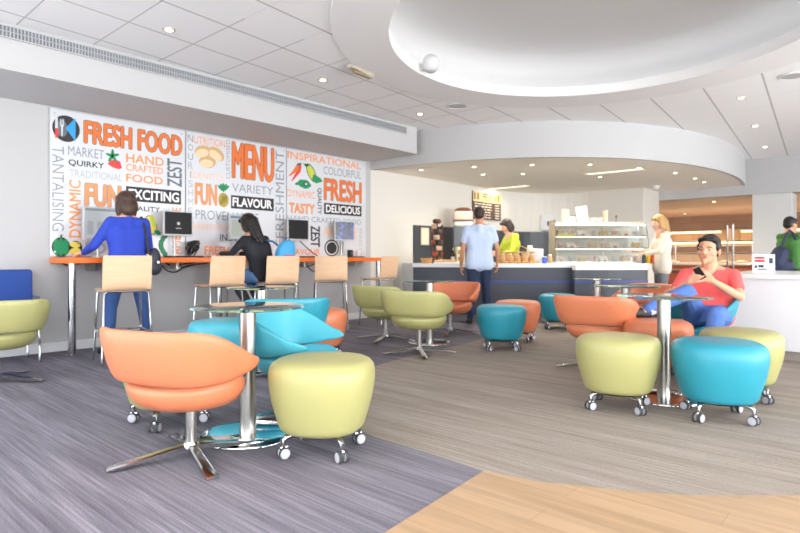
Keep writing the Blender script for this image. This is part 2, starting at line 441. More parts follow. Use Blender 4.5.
# ------------------------------------------------------------------ ceiling fittings
RINGM = mat('downlight_ring', (196, 186, 168), .35, .6)
LAMP = mat('downlight_lamp', (255, 240, 210), .4, emit=(255, 236, 200), estr=14)
def downlight_mesh():
    return (MB().lathe([(.030, .004), (.036, -.006), (.052, -.006), (.055, 0), (.055, .006), (.03, .006)], n=24).mesh('trim_ring', RINGM, True),
            MB().lathe([(.001, -.010), (.024, -.009), (.033, -.005), (.033, .005), (.001, .005)], n=20).mesh('lamp', LAMP, True))
def downlight(x, y, z, label, group):
    a, b = cached('downlight', downlight_mesh)
    t = thing('downlight', label, 'light', (x, y, z), 0, group)
    link('trim_ring', a, t); link('lamp', b, t)
for u, v, lab in ((169, 30, 'recessed downlight nearest the left edge of the tiled ceiling'), (323, 80, 'recessed downlight in the tiled ceiling just before the small wedge sign'),
                  (420, 114, 'recessed downlight in the tiled ceiling above the end of the air grille'), (741, 98, 'nearest recessed downlight on the right side of the tiled ceiling'),
                  (755, 126, 'middle recessed downlight of the row of three on the right tiled ceiling'), (765, 147, 'farthest recessed downlight of the row of three on the right tiled ceiling')):
    x, y = F(u, v, CZ - .006); downlight(x, y, CZ - .004, lab, 'downlights in the tiled ceiling')
SV = [(421, 170, 'downlight in the servery soffit nearest the mural wall'), (474, 167, 'downlight in the servery soffit over the man in pale blue'), (532, 165, 'downlight at the middle of the curved servery soffit edge'),
      (590, 164.5, 'downlight near the soffit edge above the display case'), (639, 168, 'downlight near the soffit edge above the woman in cream'), (483, 174.5, 'downlight in the soffit in front of the menu board'),
      (523, 174, 'downlight in the soffit over the woman in green'), (600, 177, 'downlight deep in the soffit above the display case'), (675, 173, 'first downlight of the row of three at the right of the soffit'),
      (695, 178.5, 'middle downlight of the row of three at the right of the soffit'), (704, 182, 'last downlight of the row of three at the right of the soffit')]
SVP = []
for u, v, lab in SV:
    x, y = F(u, v, 2.47); SVP.append((x, y)); downlight(x, y, 2.474, lab, 'downlights in the servery soffit')
for u, v, lab in ((650, 212.5, 'warm downlight in the corridor ceiling beside the servery wall end'), (685, 213.5, 'warm downlight in the corridor ceiling above the seated boy'), (714, 201.5, 'warm downlight in the corridor ceiling close behind the beam')):
    x, y = F(u, v, 2.3); downlight(x, y, 2.298, lab, 'downlights in the corridor ceiling')
LINL = mat('linear_lamp', (255, 246, 230), .4, emit=(255, 240, 214), estr=2.2)
LLP = []
for u, v, lab in ((507, 187.5, 'slim bright light panel deep in the servery soffit, above the woman in green'), (614, 171.5, 'slim bright light panel in the servery soffit above the display case')):
    x, y = F(u, v, 2.47); LLP.append((x, y)); t = thing('light_panel', lab, 'light', (x, y, 2.475), 0, 'slim light panels in the servery soffit')
    MB().box(-.5, .5, -.09, .09, -.008, 0).build('frame', RINGM, t); MB().box(-.48, .48, -.07, .07, -.0095, -.006).build('diffuser', LINL, t)
def speaker(u, v, label):
    x, y = F(u, v, CZ - .01); t = thing('ceiling_speaker', label, 'speaker', (x, y, CZ), 0, 'round ceiling speakers')
    MB().lathe([(.145, 0), (.145, -.012), (.12, -.018), (.12, 0)], n=36).build('rim', mat('speaker_rim', (222, 222, 220), .5), t, True)
    MB().lathe([(.001, -.012), (.12, -.012), (.12, 0), (.001, 0)], n=36).build('grille', mat('speaker_mesh', (182, 182, 182), .6), t, True)
speaker(457, 106, 'round flat speaker in the ceiling between the oval ring and the drum')
speaker(793, 76, 'round flat speaker at the right edge of the tiled ceiling')
x, y = F(656, 186.5, 2.46); t = thing('smoke_detector', 'round white smoke detector on the servery soffit near the beam', 'smoke detector', (x, y, 2.475))
MB().lathe([(.08, 0), (.08, -.02), (.06, -.04), (.05, -.065), (.001, -.07)], n=28).build('housing', PLASTER, t, True)
MB().lathe([(.1, 0), (.1, -.012), (.08, -.012), (.08, 0)], n=28).build('base', WHITE, t, True)
# globe speaker hanging inside the oval recess
x, y = D(431, 6.2); t = thing('globe_speaker', 'white globe speaker fixed to the rim of the oval recess', 'speaker', (x, y, 3.085), heading(-1.43, 1.13))
mb = MB().ell((0, 0, 0), (.095, .095, .098), n=28, k=18); mb.build('globe', mat('globe_white', (214, 214, 214), .5), t, True, 80)
MB().box(-.02, .02, .08, .17, -.05, -.02, .004).build('bracket', WHITE, t, True)
mb = MB(); mb.lathe([(.05, -.078), (.058, -.084), (.04, -.096), (.02, -.100)], n=24); mb.build('cone', mat('globe_cone', (186, 186, 188), .6), t, True)
# wedge sign under the ceiling
x, y = F(361, 72, CZ - .03); t = thing('ceiling_sign', 'small beige wedge fitting under the ceiling beside the plaster ring', 'fitting', (x, y, CZ), math.radians(96))
mb = MB(); mb.add([(-.18, -.05, 0), (.18, -.05, 0), (.18, .05, 0), (-.18, .05, 0), (-.17, -.035, -.03), (.17, -.03, -.06), (.17, .03, -.06), (-.17, .035, -.03)], [(0, 1, 2, 3), (4, 7, 6, 5), (0, 4, 5, 1), (1, 5, 6, 2), (2, 6, 7, 3), (3, 7, 4, 0)])
mb.build('housing', mat('beige_plastic', (176, 168, 150), .5), t)
MB().box(-.12, .13, -.02, .02, -.066, -.045).build('slot', mat('brown_slot', (150, 128, 100), .5), t)

# ================================================================== MURAL PANELS
M_OR = mat('print_orange', (222, 112, 44), .5); M_ORL = mat('print_light_orange', (232, 148, 88), .5); M_ORP = mat('print_pale_orange', (240, 190, 150), .5)
M_GR = mat('print_grey', (138, 144, 152), .5); M_GRL = mat('print_light_grey', (168, 174, 180), .5); M_GRD = mat('print_dark_grey', (96, 104, 112), .5)
M_BK = mat('print_black', (34, 34, 36), .5); M_WH = mat('print_white', (246, 246, 246), .5); M_OL = mat('print_outline', (104, 74, 56), .5); M_OLG = mat('print_outline_grey', (130, 128, 128), .5)
M_BL = mat('print_blue', (40, 150, 214), .5); M_RD = mat('print_red', (214, 62, 62), .5); M_GN = mat('print_green', (22, 136, 84), .5); M_LG = mat('print_lime', (196, 206, 74), .5); M_OC = mat('print_ochre', (176, 148, 52), .5)
M_TAN = mat('print_tan', (206, 168, 118), .5); M_TANL = mat('print_pale_tan', (232, 208, 170), .5); M_YL = mat('print_yellow', (228, 212, 96), .5); M_TEAL = mat('print_teal', (116, 168, 172), .5); M_DGN = mat('print_dark_green', (20, 84, 50), .5); M_SILV = mat('print_silver', (206, 210, 214), .5)
PR = [M_OR, M_ORL, M_ORP, M_GR, M_GRL, M_GRD, M_BK, M_WH, M_OL, M_OLG, M_BL, M_RD, M_GN, M_LG, M_OC, M_TAN, M_TANL, M_YL, M_TEAL, M_DGN, M_SILV]
PI_ = {m.name.replace('print_', ''): i for i, m in enumerate(PR)}
TX = {}
def text2d(body, off):
    key = (body, off)
    if key in TX: return TX[key]
    cu = bpy.data.curves.new('t', 'FONT'); cu.body = body; cu.size = 1.0; cu.offset = off; cu.resolution_u = 3; cu.fill_mode = 'FRONT'
    ob = bpy.data.objects.new('t', cu); COL.objects.link(ob)
    bpy.context.view_layer.update()
    dg = bpy.context.evaluated_depsgraph_get()
    me = bpy.data.meshes.new_from_object(ob.evaluated_get(dg))
    vs = [(v.co.x, v.co.y) for v in me.vertices]; fs = [tuple(p.vertices) for p in me.polygons]
    bpy.data.objects.remove(ob); bpy.data.curves.remove(cu); bpy.data.meshes.remove(me)
    TX[key] = (vs, fs); return vs, fs
def fit(vs, rot, pad=0.0):
    if rot == 'ccw': vs = [(-b, a) for a, b in vs]
    elif rot == 'cw': vs = [(b, -a) for a, b in vs]
    x0 = min(p[0] for p in vs); x1 = max(p[0] for p in vs); y0 = min(p[1] for p in vs); y1 = max(p[1] for p in vs)
    return [((a - x0) / (x1 - x0), (b - y0) / (y1 - y0)) for a, b in vs]
FACE_X = WALL + .030       # printed face of the panels
def word(mb, body, u0, vt, vb, u1, col, bold=.0, rot=None, outline=None, lift=.0008, ow=.012, x=FACE_X):
    """lettering fitted to its place on the panel; weight comes from overlaid, slightly shifted copies of the glyphs"""
    s0, zt = W(u0, vt, x); s1, _ = W(u1, vt, x); zb = W(u0, vb, x)[1]
    vs, fs = text2d(body, 0.0); q = fit(vs, rot); h = zt - zb; wd = s1 - s0
    em = (wd if rot else h) * .9
    n = [0]
    def put(dx, dz, c, l, k=1.0):
        n[0] += 1
        mb.m(PI_[c]).add([(x + l + n[0] * 1.5e-5, s0 + wd / 2 + (a - .5) * (wd - 2 * bx_) + dx, zb + h / 2 + (b - .5) * (h - 2 * bz_) + dz) for a, b in q], fs)
    nl = max(1, len(body)); cell = (h if rot else wd) / nl
    bold = max(bold, 0); B = min(bold * 1.1 * em, cell * .068)
    bx_, bz_ = B, B
    if outline:
        e = B + min(ow * .6, cell * .06)
        for k in range(12): put(e * math.cos(k * PI / 6), e * math.sin(k * PI / 6), outline, .0002)
    n[0] = 0
    if B < 1e-5: put(0, 0, col, lift)
    else:
        for k in range(8): put(B * math.cos(k * PI / 4), B * math.sin(k * PI / 4), col, lift)
        put(0, 0, col, lift)
def bar(mb, u0, vt, vb, u1, col, lift=.0004, x=FACE_X):
    s0, zt = W(u0, vt, x); s1, _ = W(u1, vt, x); zb = W(u0, vb, x)[1]
    mb.m(PI_[col]).add([(x + lift, s0, zb), (x + lift, s1, zb), (x + lift, s1, zt), (x + lift, s0, zt)], [(0, 1, 2, 3)])
    return s0, s1, zb, zt
def blob2(mb, u, v, ru, rv, col, lift, rot=0.0, k=20, shape=None, x=FACE_X):
    """flat printed patch; ru, rv in pixels"""
    sc, zc = W(u, v, x); r1 = abs(W(u + ru, v, x)[0] - sc); r2 = abs(W(u, v - rv, x)[1] - zc)
    pts = []
    for i in range(k):
        a = 2 * PI * i / k; r = shape(a) if shape else 1.0
        p, q = r1 * r * math.cos(a), r2 * r * math.sin(a)
        pts.append((x + lift, sc + p * math.cos(rot) - q * math.sin(rot), zc + p * math.sin(rot) + q * math.cos(rot)))
    c = (x + lift, sc, zc)
    mb.m(PI_[col]).add(pts + [c], [(i, (i + 1) % k, k) for i in range(k)])
def polyp(mb, pts, col, lift, x=FACE_X):
    ws = []
    for u, v in pts:
        s, z = W(u, v, x); ws.append((x + lift, s, z))
    mb.m(PI_[col]).add(ws, [tuple(range(len(ws)))])

M_PANEL = mat('panel_white', (214, 217, 221), .25, coat=.3)
def mural_panel(u0, u1, label):
    s0 = W(u0, 200, FACE_X)[0]; s1 = W(u1, 200, FACE_X)[0]
    t = thing('wall_panel', label, 'wall panel', (0, 0, 0), 0, 'printed wall panels above the computer bar')
    MB().box(WALL + .014, FACE_X, s0 + .004, s1 - .004, 1.015, 2.575, .003).build('board', M_PANEL, t)
    for y in (s0 + .05, s1 - .05):
        for z in (2.53, 1.06):
            mb = MB().lathe([(.001, .008), (.009, .008), (.012, .004), (.012, -.03), (.001, -.03)], n=14); mb.xf(Matrix.Translation((FACE_X, y, z)) @ Matrix.Rotation(PI / 2, 4, 'Y'))
            mb.build('standoff_screw', SATIN, t, True)
    return t
def starf(n, d): return lambda a: 1 - d + d * abs(math.cos(n * a / 2))
# --- first panel
t = mural_panel(49.5, 185.5, 'white printed wall panel reading FRESH FOOD and EXCITING, at the left end')
mb = MB()
word(mb, 'FRESH FOOD', 84, 120, 143, 182, 'orange', .03, outline='outline')
word(mb, 'MARKET', 68, 145.5, 155, 104, 'grey', .004); word(mb, 'QUIRKY', 68.4, 159, 166, 104, 'black', .02); word(mb, 'TRADITIONAL', 69.5, 169, 176.5, 122, 'light_grey')
word(mb, 'HAND', 126, 153, 162, 164, 'light_orange', .03); word(mb, 'CRAFTED', 126, 163.5, 170.5, 163, 'light_orange', .015); word(mb, 'FOOD', 126, 173.5, 181.5, 163, 'light_orange', .03)
word(mb, 'ZEST', 167, 158, 186, 182, 'dark_grey', .02, 'ccw'); word(mb, 'TANTALISING', 52, 145.5, 231, 64, 'grey', .0, 'cw'); word(mb, 'DYNAMIC', 69, 179.5, 237.5, 81, 'light_orange', .025, 'ccw')
word(mb, 'FUN', 85, 183, 206, 121, 'light_orange', .03, outline='outline_grey')
bar(mb, 126, 186, 200.8, 181, 'black'); word(mb, 'EXCITING', 128.5, 188.5, 198.8, 179, 'white', .03)
word(mb, 'QUALITY', 124, 205, 211, 160, 'black', .015); word(mb, 'LAN', 90, 231, 237.5, 103, 'black', .03); word(mb, 'DELI', 85, 241.5, 254.5, 146, 'light_grey', -.006)
word(mb, 'AMBIENCE', 172, 207, 255, 181, 'light_orange', .02, 'ccw'); word(mb, 'TASTE', 163.5, 208, 224, 169, 'teal', 0, 'ccw')
for k, ch in enumerate('NOURISHMENT'):
    if k == 4: word(mb, ch, 189.8, 134.6 + 9.1 * k, 141.4 + 9.1 * k, 191.2, 'light_grey')
    else: word(mb, ch, 188 if k else 187.6, 134.6 + 9.1 * k, 141.4 + 9.1 * k, 193, 'grey' if k < 3 else 'light_grey')
first_letters = None
mb.build('lettering', PR, t)
mb = MB()
blob2(mb, 66.2, 128.7, 13.6, 13.2, 'black', .0006, k=36); blob2(mb, 62, 128.5, 5.5, 8.5, 'dark_grey', .0009)
polyp(mb, [(65.5, 128), (75.5, 118), (75.5, 141.5)], 'blue', .0016)
polyp(mb, [(55, 114), (57.5, 113), (58, 128), (55, 128)], 'silver', .0014); polyp(mb, [(55, 128), (58.2, 128), (58.3, 137), (55.2, 138)], 'red', .0015)
for du in (0, 1.6, 3.2): polyp(mb, [(60 + du, 119), (60.8 + du, 119), (60.8 + du, 125), (60 + du, 125)], 'silver', .0014)
polyp(mb, [(60, 124.6), (64, 124.8), (63, 127), (62.6, 136), (61.4, 136), (61, 127)], 'silver', .0014)
mb.build('cutlery_picture', PR, t)
mb = MB(); polyp(mb, [(107.5, 164), (110, 160.5), (115.5, 159.5), (120, 161.5), (122, 168), (119, 169.3), (113, 167.6)], 'red', .0008)
for a in range(5): blob2(mb, 112.5 + 3 * math.cos(a * 1.26 + .3), 156 - 3 * math.sin(a * 1.26 + .3), 4.2, 1.5, 'green', .0011, a * 1.26 + .3, 10)
mb.build('strawberry_picture', PR, t)
mb = MB(); blob2(mb, 61, 247, 9.2, 9.8, 'black', .0006)
for du, rv in ((-4.6, 8.2), (0, 9.2), (4.6, 8.2)): blob2(mb, 61 + du, 247, 3.2, rv, 'green', .0010 + abs(du) * .00003)
polyp(mb, [(60, 238), (62, 238), (62.5, 234.5), (60.6, 234.5)], 'dark_green', .0014); mb.build('pepper_picture', PR, t)
mb = MB(); blob2(mb, 75.5, 248, 6.8, 7.2, 'black', .0006); blob2(mb, 75, 251, 5.8, 3.2, 'yellow', .0009, .15); blob2(mb, 75, 244.8, 5.4, 3.0, 'yellow', .0009, -.2); blob2(mb, 79, 243, 2, 1.4, 'ochre', .0012); mb.build('squash_picture', PR, t)
mb = MB(); blob2(mb, 151, 225, 5.6, 10, 'black', .0006, .35); blob2(mb, 151, 225, 5.0, 9.2, 'yellow', .0009, .35); blob2(mb, 153, 221, 2.6, 6.5, 'lime', .0012, .3); blob2(mb, 157.5, 232.5, 3.6, 2.4, 'green', .0014, -.4); mb.build('lemon_picture', PR, t)
mb = MB()
for k in range(7):
    a = k / 6; blob2(mb, 165 - 4.2 * math.sin(a * PI), 236 + 18 * a, 2.6, 2.6, 'black', .0006 + k * .00002, 0, 12); blob2(mb, 165 - 4.2 * math.sin(a * PI), 236 + 18 * a, 1.9, 1.9, 'green', .0010 + k * .00002, 0, 12)
mb.build('pea_pod_picture', PR, t)
# --- second panel
t = mural_panel(185.8, 286.3, 'white printed wall panel reading MENU and FLAVOUR, in the middle')
mb = MB()
word(mb, 'UTRITION', 194, 135.5, 143, 225, 'light_orange', -.004); word(mb, 'IDENTITY', 191, 171.5, 177.5, 224, 'pale_orange', .0); word(mb, 'CUSTOMISED', 226, 139.5, 178.5, 230, 'grey', -.004, 'ccw')
word(mb, 'MENU', 232, 141.5, 178, 274, 'orange', .035, outline='outline'); word(mb, 'VARIETY', 232, 183, 191.5, 273, 'grey', -.002)
word(mb, 'FUN', 195, 182.5, 204.5, 217, 'light_orange', .05, outline='outline_grey', ow=.004)
bar(mb, 231, 195, 208.3, 273.8, 'black'); word(mb, 'FLAVOUR', 232.5, 197, 206.2, 272, 'white', .035)
word(mb, 'PROVENANCE', 195.5, 209.5, 219, 259, 'grey', -.006); word(mb, 'TRADITIONAL', 188, 223, 229, 232, 'pale_orange', .005)
word(mb, 'INDULGE', 220, 234, 241, 252, 'black', .005); word(mb, 'FRESH FOOD', 204.5, 246, 254.6, 256, 'light_orange', .035); word(mb, 'REFRESHMENT', 275.5, 150, 256, 284, 'grey', .0, 'ccw')
mb.build('lettering', PR, t)
mb = MB()
for u, v, r in ((203, 151.5, .25), (216.5, 154, -.5), (207.5, 162, .1)):
    blob2(mb, u, v, 8.4, 6.2, 'tan', .0006 + .0002 * (v > 153) + .0002 * (v > 160), r); blob2(mb, u - 1, v + 1.6, 6.8, 4.2, 'pale_tan', .0012 + .0002 * (v > 153) + .0002 * (v > 160), r)
mb.build('bread_rolls_picture', PR, t)
mb = MB(); blob2(mb, 223.5, 200, 5.2, 7.2, 'ochre', .0008); 
for k in range(4): polyp(mb, [(219.2 + 2 * k, 205.2 - k), (219.8 + 2 * k, 205.2 - k), (223.4 + 1.3 * k, 196 - k * .2), (222.8 + 1.3 * k, 196 - k * .2)], 'dark_green', .0011)
for a in (-.9, -.45, 0, .45, .9): blob2(mb, 223.5 + 3.2 * math.sin(a), 189.5 - 2 * math.cos(a), 1.4, 4.6, 'green', .0012 + abs(a) * .0001, -a, 10)
mb.build('pineapple_picture', PR, t)
# --- third panel
t = mural_panel(286.6, 366, 'white printed wall panel reading INSPIRATIONAL and DELICIOUS, nearest the servery')
mb = MB()
word(mb, 'INSPIRATIONAL', 287.5, 150.5, 158, 361, 'light_orange', .02); word(mb, 'COLOURFUL', 323.5, 166, 174, 361, 'grey', -.003); word(mb, 'FRESH', 324, 177.7, 200, 361.5, 'orange', .03, outline='outline_grey')
bar(mb, 324, 202.7, 213.8, 361.5, 'black'); word(mb, 'DELICIOUS', 326, 204.4, 212.2, 360, 'white', .03); word(mb, 'DYNAMIC', 287.5, 189, 196.3, 315, 'light_orange', .0)
word(mb, 'TASTY', 289, 202.3, 212.6, 314.7, 'light_orange', .04, outline='outline_grey', ow=.005); word(mb, 'QUALITY', 317, 187.5, 214, 321.5, 'black', .02, 'cw'); word(mb, 'HAND CRAFTED FOOD', 287.3, 215, 220.6, 361, 'grey', .002)
word(mb, 'ZEST', 310.5, 225.5, 247, 320, 'black', .03, 'cw'); word(mb, 'AMBIENCE', 323, 226.3, 236, 357.5, 'pale_orange', .02); word(mb, 'FLAVOUR', 288, 248.3, 255, 320, 'light_orange', .03); word(mb, 'CUISINE', 359, 228, 255, 362, 'light_grey', 0, 'ccw')
mb.build('lettering', PR, t)
mb = MB(); polyp(mb, [(299, 163), (301.5, 166), (300.5, 172), (292, 181.5), (291.5, 180.5), (296, 172)], 'red', .0008); polyp(mb, [(297, 164), (299.5, 163.6), (298, 171), (289, 176.5), (288.6, 175.6), (294, 169)], 'orange', .0010); polyp(mb, [(296.5, 163.8), (301, 162.8), (301.5, 164.8), (297.5, 165.5)], 'dark_green', .0013); mb.build('carrots_picture', PR, t)
mb = MB(); blob2(mb, 311.5, 173, 3.8, 10, 'black', .0006, .55); blob2(mb, 311.5, 173, 3.1, 9.2, 'lime', .0009, .55); polyp(mb, [(313.5, 174), (320.5, 178), (322.5, 181.5), (316, 183.5), (312, 179.5)], 'green', .0012); polyp(mb, [(303, 163.8), (308, 163.6), (309.2, 166), (306, 167)], 'dark_green', .0012); mb.build('corn_picture', PR, t)
mb = MB(); blob2(mb, 304.5, 184, 6.8, 4.6, 'green', .0008, -.1, 24, starf(5, .12)); blob2(mb, 298, 183.4, 3.2, 1.6, 'green', .0009, .3); blob2(mb, 305.6, 184, 2.4, 1.7, 'dark_green', .0011); blob2(mb, 306, 184, 1.0, .9, 'white', .0013); mb.build('pepper_slice_picture', PR, t)
mb = MB(); blob2(mb, 331.7, 248, 7.2, 8.4, 'black', .0006, 0, 32); blob2(mb, 331.7, 248, 5.9, 6.9, 'white', .0009, 0, 32); blob2(mb, 331.7, 248, 5.1, 6.0, 'black', .0012, 0, 32)
polyp(mb, [(340, 241.5), (341.5, 241.5), (341.5, 254), (340, 254)], 'black', .0008); polyp(mb, [(342.3, 241.5), (343.6, 241.5), (343.4, 247), (342.6, 254), (342.2, 254)], 'dark_grey', .0008); mb.build('plate_picture', PR, t)

# ================================================================== LOUNGE FURNITURE
def smooth01(a, b, x):
    t = max(0., min(1., (x - a) / (b - a))); return t * t * (3 - 2 * t)
def spw(x, e): return math.copysign(abs(x) ** e, x)
def super_r(phi, ax, ay, e):
    c, s = abs(math.sin(phi)) / ax, abs(math.cos(phi)) / ay
    return 1.0 / ((c ** e + s ** e) ** (1 / e))
def chair_meshes(col):
    L = LE[col]
    # backrest: one upholstered band, tall behind and tapering to two points in front
    mb = MB(); N = 48; A = math.radians(117); R = []
    for i in range(N + 1):
        phi = -A + 2 * A * i / N; d = abs(math.degrees(phi))
        zt = .668 - .165 * smooth01(44, 116, d); zb = .408 + .045 * smooth01(66, 116, d)
        th = .052 - .022 * smooth01(90, 118, d)
        r0 = super_r(phi, .362, .335, 3.2) if d <= 90 else super_r(phi, .368, .36, 2.3)
        kt = 1.0 if d < 104 else math.sqrt(max(.012, 1 - ((d - 104) / 13.1) ** 2)); zm = (zt + zb) / 2; zt, zb, th = zm + (zt - zm) * kt, zm + (zb - zm) * kt, th * (.3 + .7 * kt); ring = []
        for j in range(18):
            a = 2 * PI * j / 18
            h = spw(math.cos(a), .55); q = spw(math.sin(a), .7)
            z = (zt + zb) / 2 + h * (zt - zb) / 2
            lean = .82 + .19 * (z - .41) / .26 + .02 * math.sin(PI * (z - .41) / .27)
            r = r0 * lean + q * th / 2 * (1.15 - .35 * (h + 1) / 2)
            ring.append((r * math.sin(phi), -r * math.cos(phi), z))
        R.append(ring)
    mb.rings(R)
    back = mb.mesh('backrest', L, True, 70)
    # seat: shallow upholstered bowl with a rolled lip
    mb = MB(); R = []; M = 40
    def rim(a):      # a=0 at the back
        d = abs(math.degrees(a if a <= PI else a - 2 * PI)); return .392 + .022 * smooth01(40, 88, d) - .055 * smooth01(105, 165, d)
    def ring(sc, zf):
        out = []
        for j in range(M):
            a = 2 * PI * j / M; r = super_r(a, .288, .290, 2.15) * sc; y = -r * math.cos(a)
            out.append((r * math.sin(a), y * (.74 if y > 0 else 1), zf(rim(a))))
        return out
    for sc, f in ((.18, lambda z: .262), (.5, lambda z: .264), (.72, lambda z: .274), (.85, lambda z: .294), (.94, lambda z: .324), (1.0, lambda z: .362), (.995, lambda z: .362 + .6 * (z - .362)), (.96, lambda z: z), (.93, lambda z: z + .006), (.89, lambda z: z), (.82, lambda z: .35 * z + .65 * .372), (.7, lambda z: .378), (.4, lambda z: .372), (.12, lambda z: .370)):
        R.append(ring(sc, f))
    mb.rings(R); seat = mb.mesh('seat', L, True, 70)
    pole = MB().lathe([(.026, .045), (.026, .262), (.05, .258), (.06, .268), (.001, .268)], n=20).mesh('pole', SATIN, True)
    hub = MB().lathe([(.001, .075), (.034, .075), (.042, .062), (.042, .035), (.03, .028), (.001, .028)], n=24).mesh('hub', CHROME, True)
    mb = MB(); R = []
    for y, w, z0, z1 in ((.025, .022, .034, .066), (.15, .024, .024, .05), (.27, .026, .012, .032), (.375, .028, .003, .018), (.385, .026, .002, .014)):
        R.append([(-w, y, z0), (w, y, z0), (w, y, z1 - .006), (w * .7, y, z1), (-w * .7, y, z1), (-w, y, z1 - .006)])
    leg = mb.rings(R).mesh('base_leg', CHROME, True, 35)
    return back, seat, pole, hub, leg
def swivel_chair(loc, rz, col, label, legrot=0.0):
    ms = cached('chair' + col, lambda: chair_meshes(col))
    t = thing('swivel_tub_chair', label, 'chair', (loc[0], loc[1], 0.003), rz, 'swivel tub chairs around the glass tables')
    for nme, me in zip(('backrest', 'seat', 'pole', 'hub'), ms[:4]): link(nme, me, t)
    for k in range(4): link('base_leg', ms[4], t, None, legrot + k * PI / 2)
    return t
def pouf_meshes(col):
    L = LE[col]; prof = [(.001, .118), (.15, .118), (.193, .122), (.210, .138), (.218, .160), (.234, .215), (.251, .275), (.262, .335), (.267, .385), (.266, .42), (.259, .446), (.244, .464), (.222, .476), (.17, .484), (.09, .488), (.001, .489)]
    mb = MB(); R = []; n = 44
    for r, z in prof:
        R.append([(r * super_r(2 * PI * j / n, 1, 1, 2.35) * math.sin(2 * PI * j / n), r * super_r(2 * PI * j / n, 1, 1, 2.35) * math.cos(2 * PI * j / n), z) for j in range(n)])
    mb.rings(R); body = mb.mesh('cushion', L, True, 80)
    k = super_r(.6, 1, 1, 2.35)
    seam = MB().tube([((r * k + .0012) * math.sin(.6), (r * k + .0012) * math.cos(.6), z) for r, z in prof[3:11]], .0022, 6).mesh('seam', L, True)
    pl = MB().lathe([(.001, .108), (.16, .108), (.165, .118), (.001, .118)], n=28).mesh('base_plate', BLACK, True)
    arm = MB().tube([(0, .10, .112), (0, .165, .110), (0, .2, .104), (0, .214, .092), (0, .214, .05)], [.016, .015, .015, .014, .011], 10); arm.box(-.008, .008, .19, .232, .028, .062, .004)
    arm = arm.mesh('caster_arm', CHROME, True)
    mb = MB()
    for sx in (-1, 1):
        prof2 = [(.001, -.009), (.024, -.009), (.028, -.006), (.028, .006), (.024, .009), (.001, .009)]
        q = MB().lathe(prof2, n=22); q.xf(Matrix.Translation((sx * .019, .214, .029)) @ Matrix.Rotation(PI / 2, 4, 'Y')); mb.m(0).add(q.v, q.f)
        q = MB().lathe([(.001, .0), (.018, .0), (.018, .0015), (.001, .0015)], n=18); q.xf(Matrix.Translation((sx * .019 + (sx * .0095 if sx > 0 else -.011), .214, .029)) @ Matrix.Rotation(PI / 2, 4, 'Y')); mb.m(1).add(q.v, q.f)
    q = MB().lathe([(.027, -.008), (.0295, -.005), (.0295, .005), (.027, .008)], n=22)
    for sx in (-1, 1):
        w = MB().lathe([(.0275, -.008), (.0295, -.005), (.0295, .005), (.0275, .008)], n=22); w.xf(Matrix.Translation((sx * .019, .214, .0295)) @ Matrix.Rotation(PI / 2, 4, 'Y')); mb.m(2).add(w.v, w.f)
    wheel = mb.mesh('caster_wheel', [WHEELG, mat('wheel_cap', (190, 192, 200), .35), RUBBER], True)
    return body, seam, pl, arm, wheel
def pouf(loc, rz, col, label):
    ms = cached('pouf' + col, lambda: pouf_meshes(col))
    t = thing('pouf', label, 'pouf', (loc[0], loc[1], 0.003), rz, 'round poufs on casters')
    b = link('cushion', ms[0], t); link('seam', ms[1], b); link('base_plate', ms[2], t)
    for k in range(4):
        a = link('caster_arm', ms[3], t, None, PI / 4 + k * PI / 2); link('caster_wheel', ms[4], a)
    return t
def table_meshes(rb):
    base = MB().lathe([(.001, .016), (.06, .016), (rb - .02, .012), (rb - .004, .009), (rb, .004), (rb, 0), (.001, 0)], n=56).mesh('base', mat('mirror_steel', (214, 216, 216), .06, 1.0), True)
    col = MB().lathe([(.045, .012), (.045, .700), (.001, .700)], n=28).mesh('column', SATIN, True)
    plate = MB().lathe([(.085, .700), (.09, .704), (.09, .7125), (.001, .7125)], n=32).mesh('top_plate', CHROME, True)
    top = MB().lathe([(.001, .713), (.308, .713), (.312, .716), (.312, .722), (.308, .725), (.001, .725)], n=64).mesh('glass_top', GLASS, True)
    return base, col, plate, top
def table(loc, label, rb=.26):
    ms = cached('table%.2f' % rb, lambda: table_meshes(rb)); t = thing('glass_table', label, 'table', (loc[0], loc[1], 0.003), 0, 'round glass tables')
    for nme, me in zip(('base', 'column', 'top_plate', 'glass_top'), ms): link(nme, me, t)
    return t
def H(dx, dy): return heading(dx, dy)
table(cw(-.857, 3.25), 'round glass table between the orange chair in front and the nearest yellow pouf')
table(cw(-1.27, 5.30), 'round glass table behind the two turquoise chairs, near the computer bar')
table(cw(.35, 6.78), 'round glass table between the two yellow chairs and the orange chair by the servery')
table(cw(1.875, 4.1), 'round glass table with the row of yellow and turquoise poufs in front of it', .25)
table(cw(2.2, 5.62), 'round glass table just behind the one the seated boy is at')
table(cw(2.55, 7.47), 'farthest round glass table, close to the dark servery counter')
swivel_chair(cw(-1.05, 2.90), H(.42, .90), 'orange', 'orange tub chair seen from behind, nearest the camera', -.54)
swivel_chair(cw(-3.25, 4.64), H(-.6, .8), 'yellow', 'lime yellow tub chair cut off by the left edge, before the blue bench', -.646)
swivel_chair(cw(-.60, 3.61), H(.97, -.25), 'paleblue', 'pale turquoise tub chair with open arms behind the nearest glass table', .5)
swivel_chair(cw(-.99, 4.93), H(-.34, .94), 'blue', 'turquoise tub chair showing its back, between the other turquoise chair and the computer bar', .2)
swivel_chair(cw(.20, 5.98), H(.40, .90), 'yellow', 'lime yellow tub chair in the middle of the room, nearer of the pair', .55)
swivel_chair(cw(-.17, 7.0), H(.60, .80), 'yellow', 'lime yellow tub chair behind and left of another yellow chair', .3)
swivel_chair(cw(.66, 7.6), H(-.42, -.90), 'orange', 'orange tub chair facing the room with its hollow showing, before the servery counter', .2)
swivel_chair(cw(1.80, 5.2), H(.62, .78), 'orange', 'orange tub chair seen from behind, left of the orange pouf', .5)
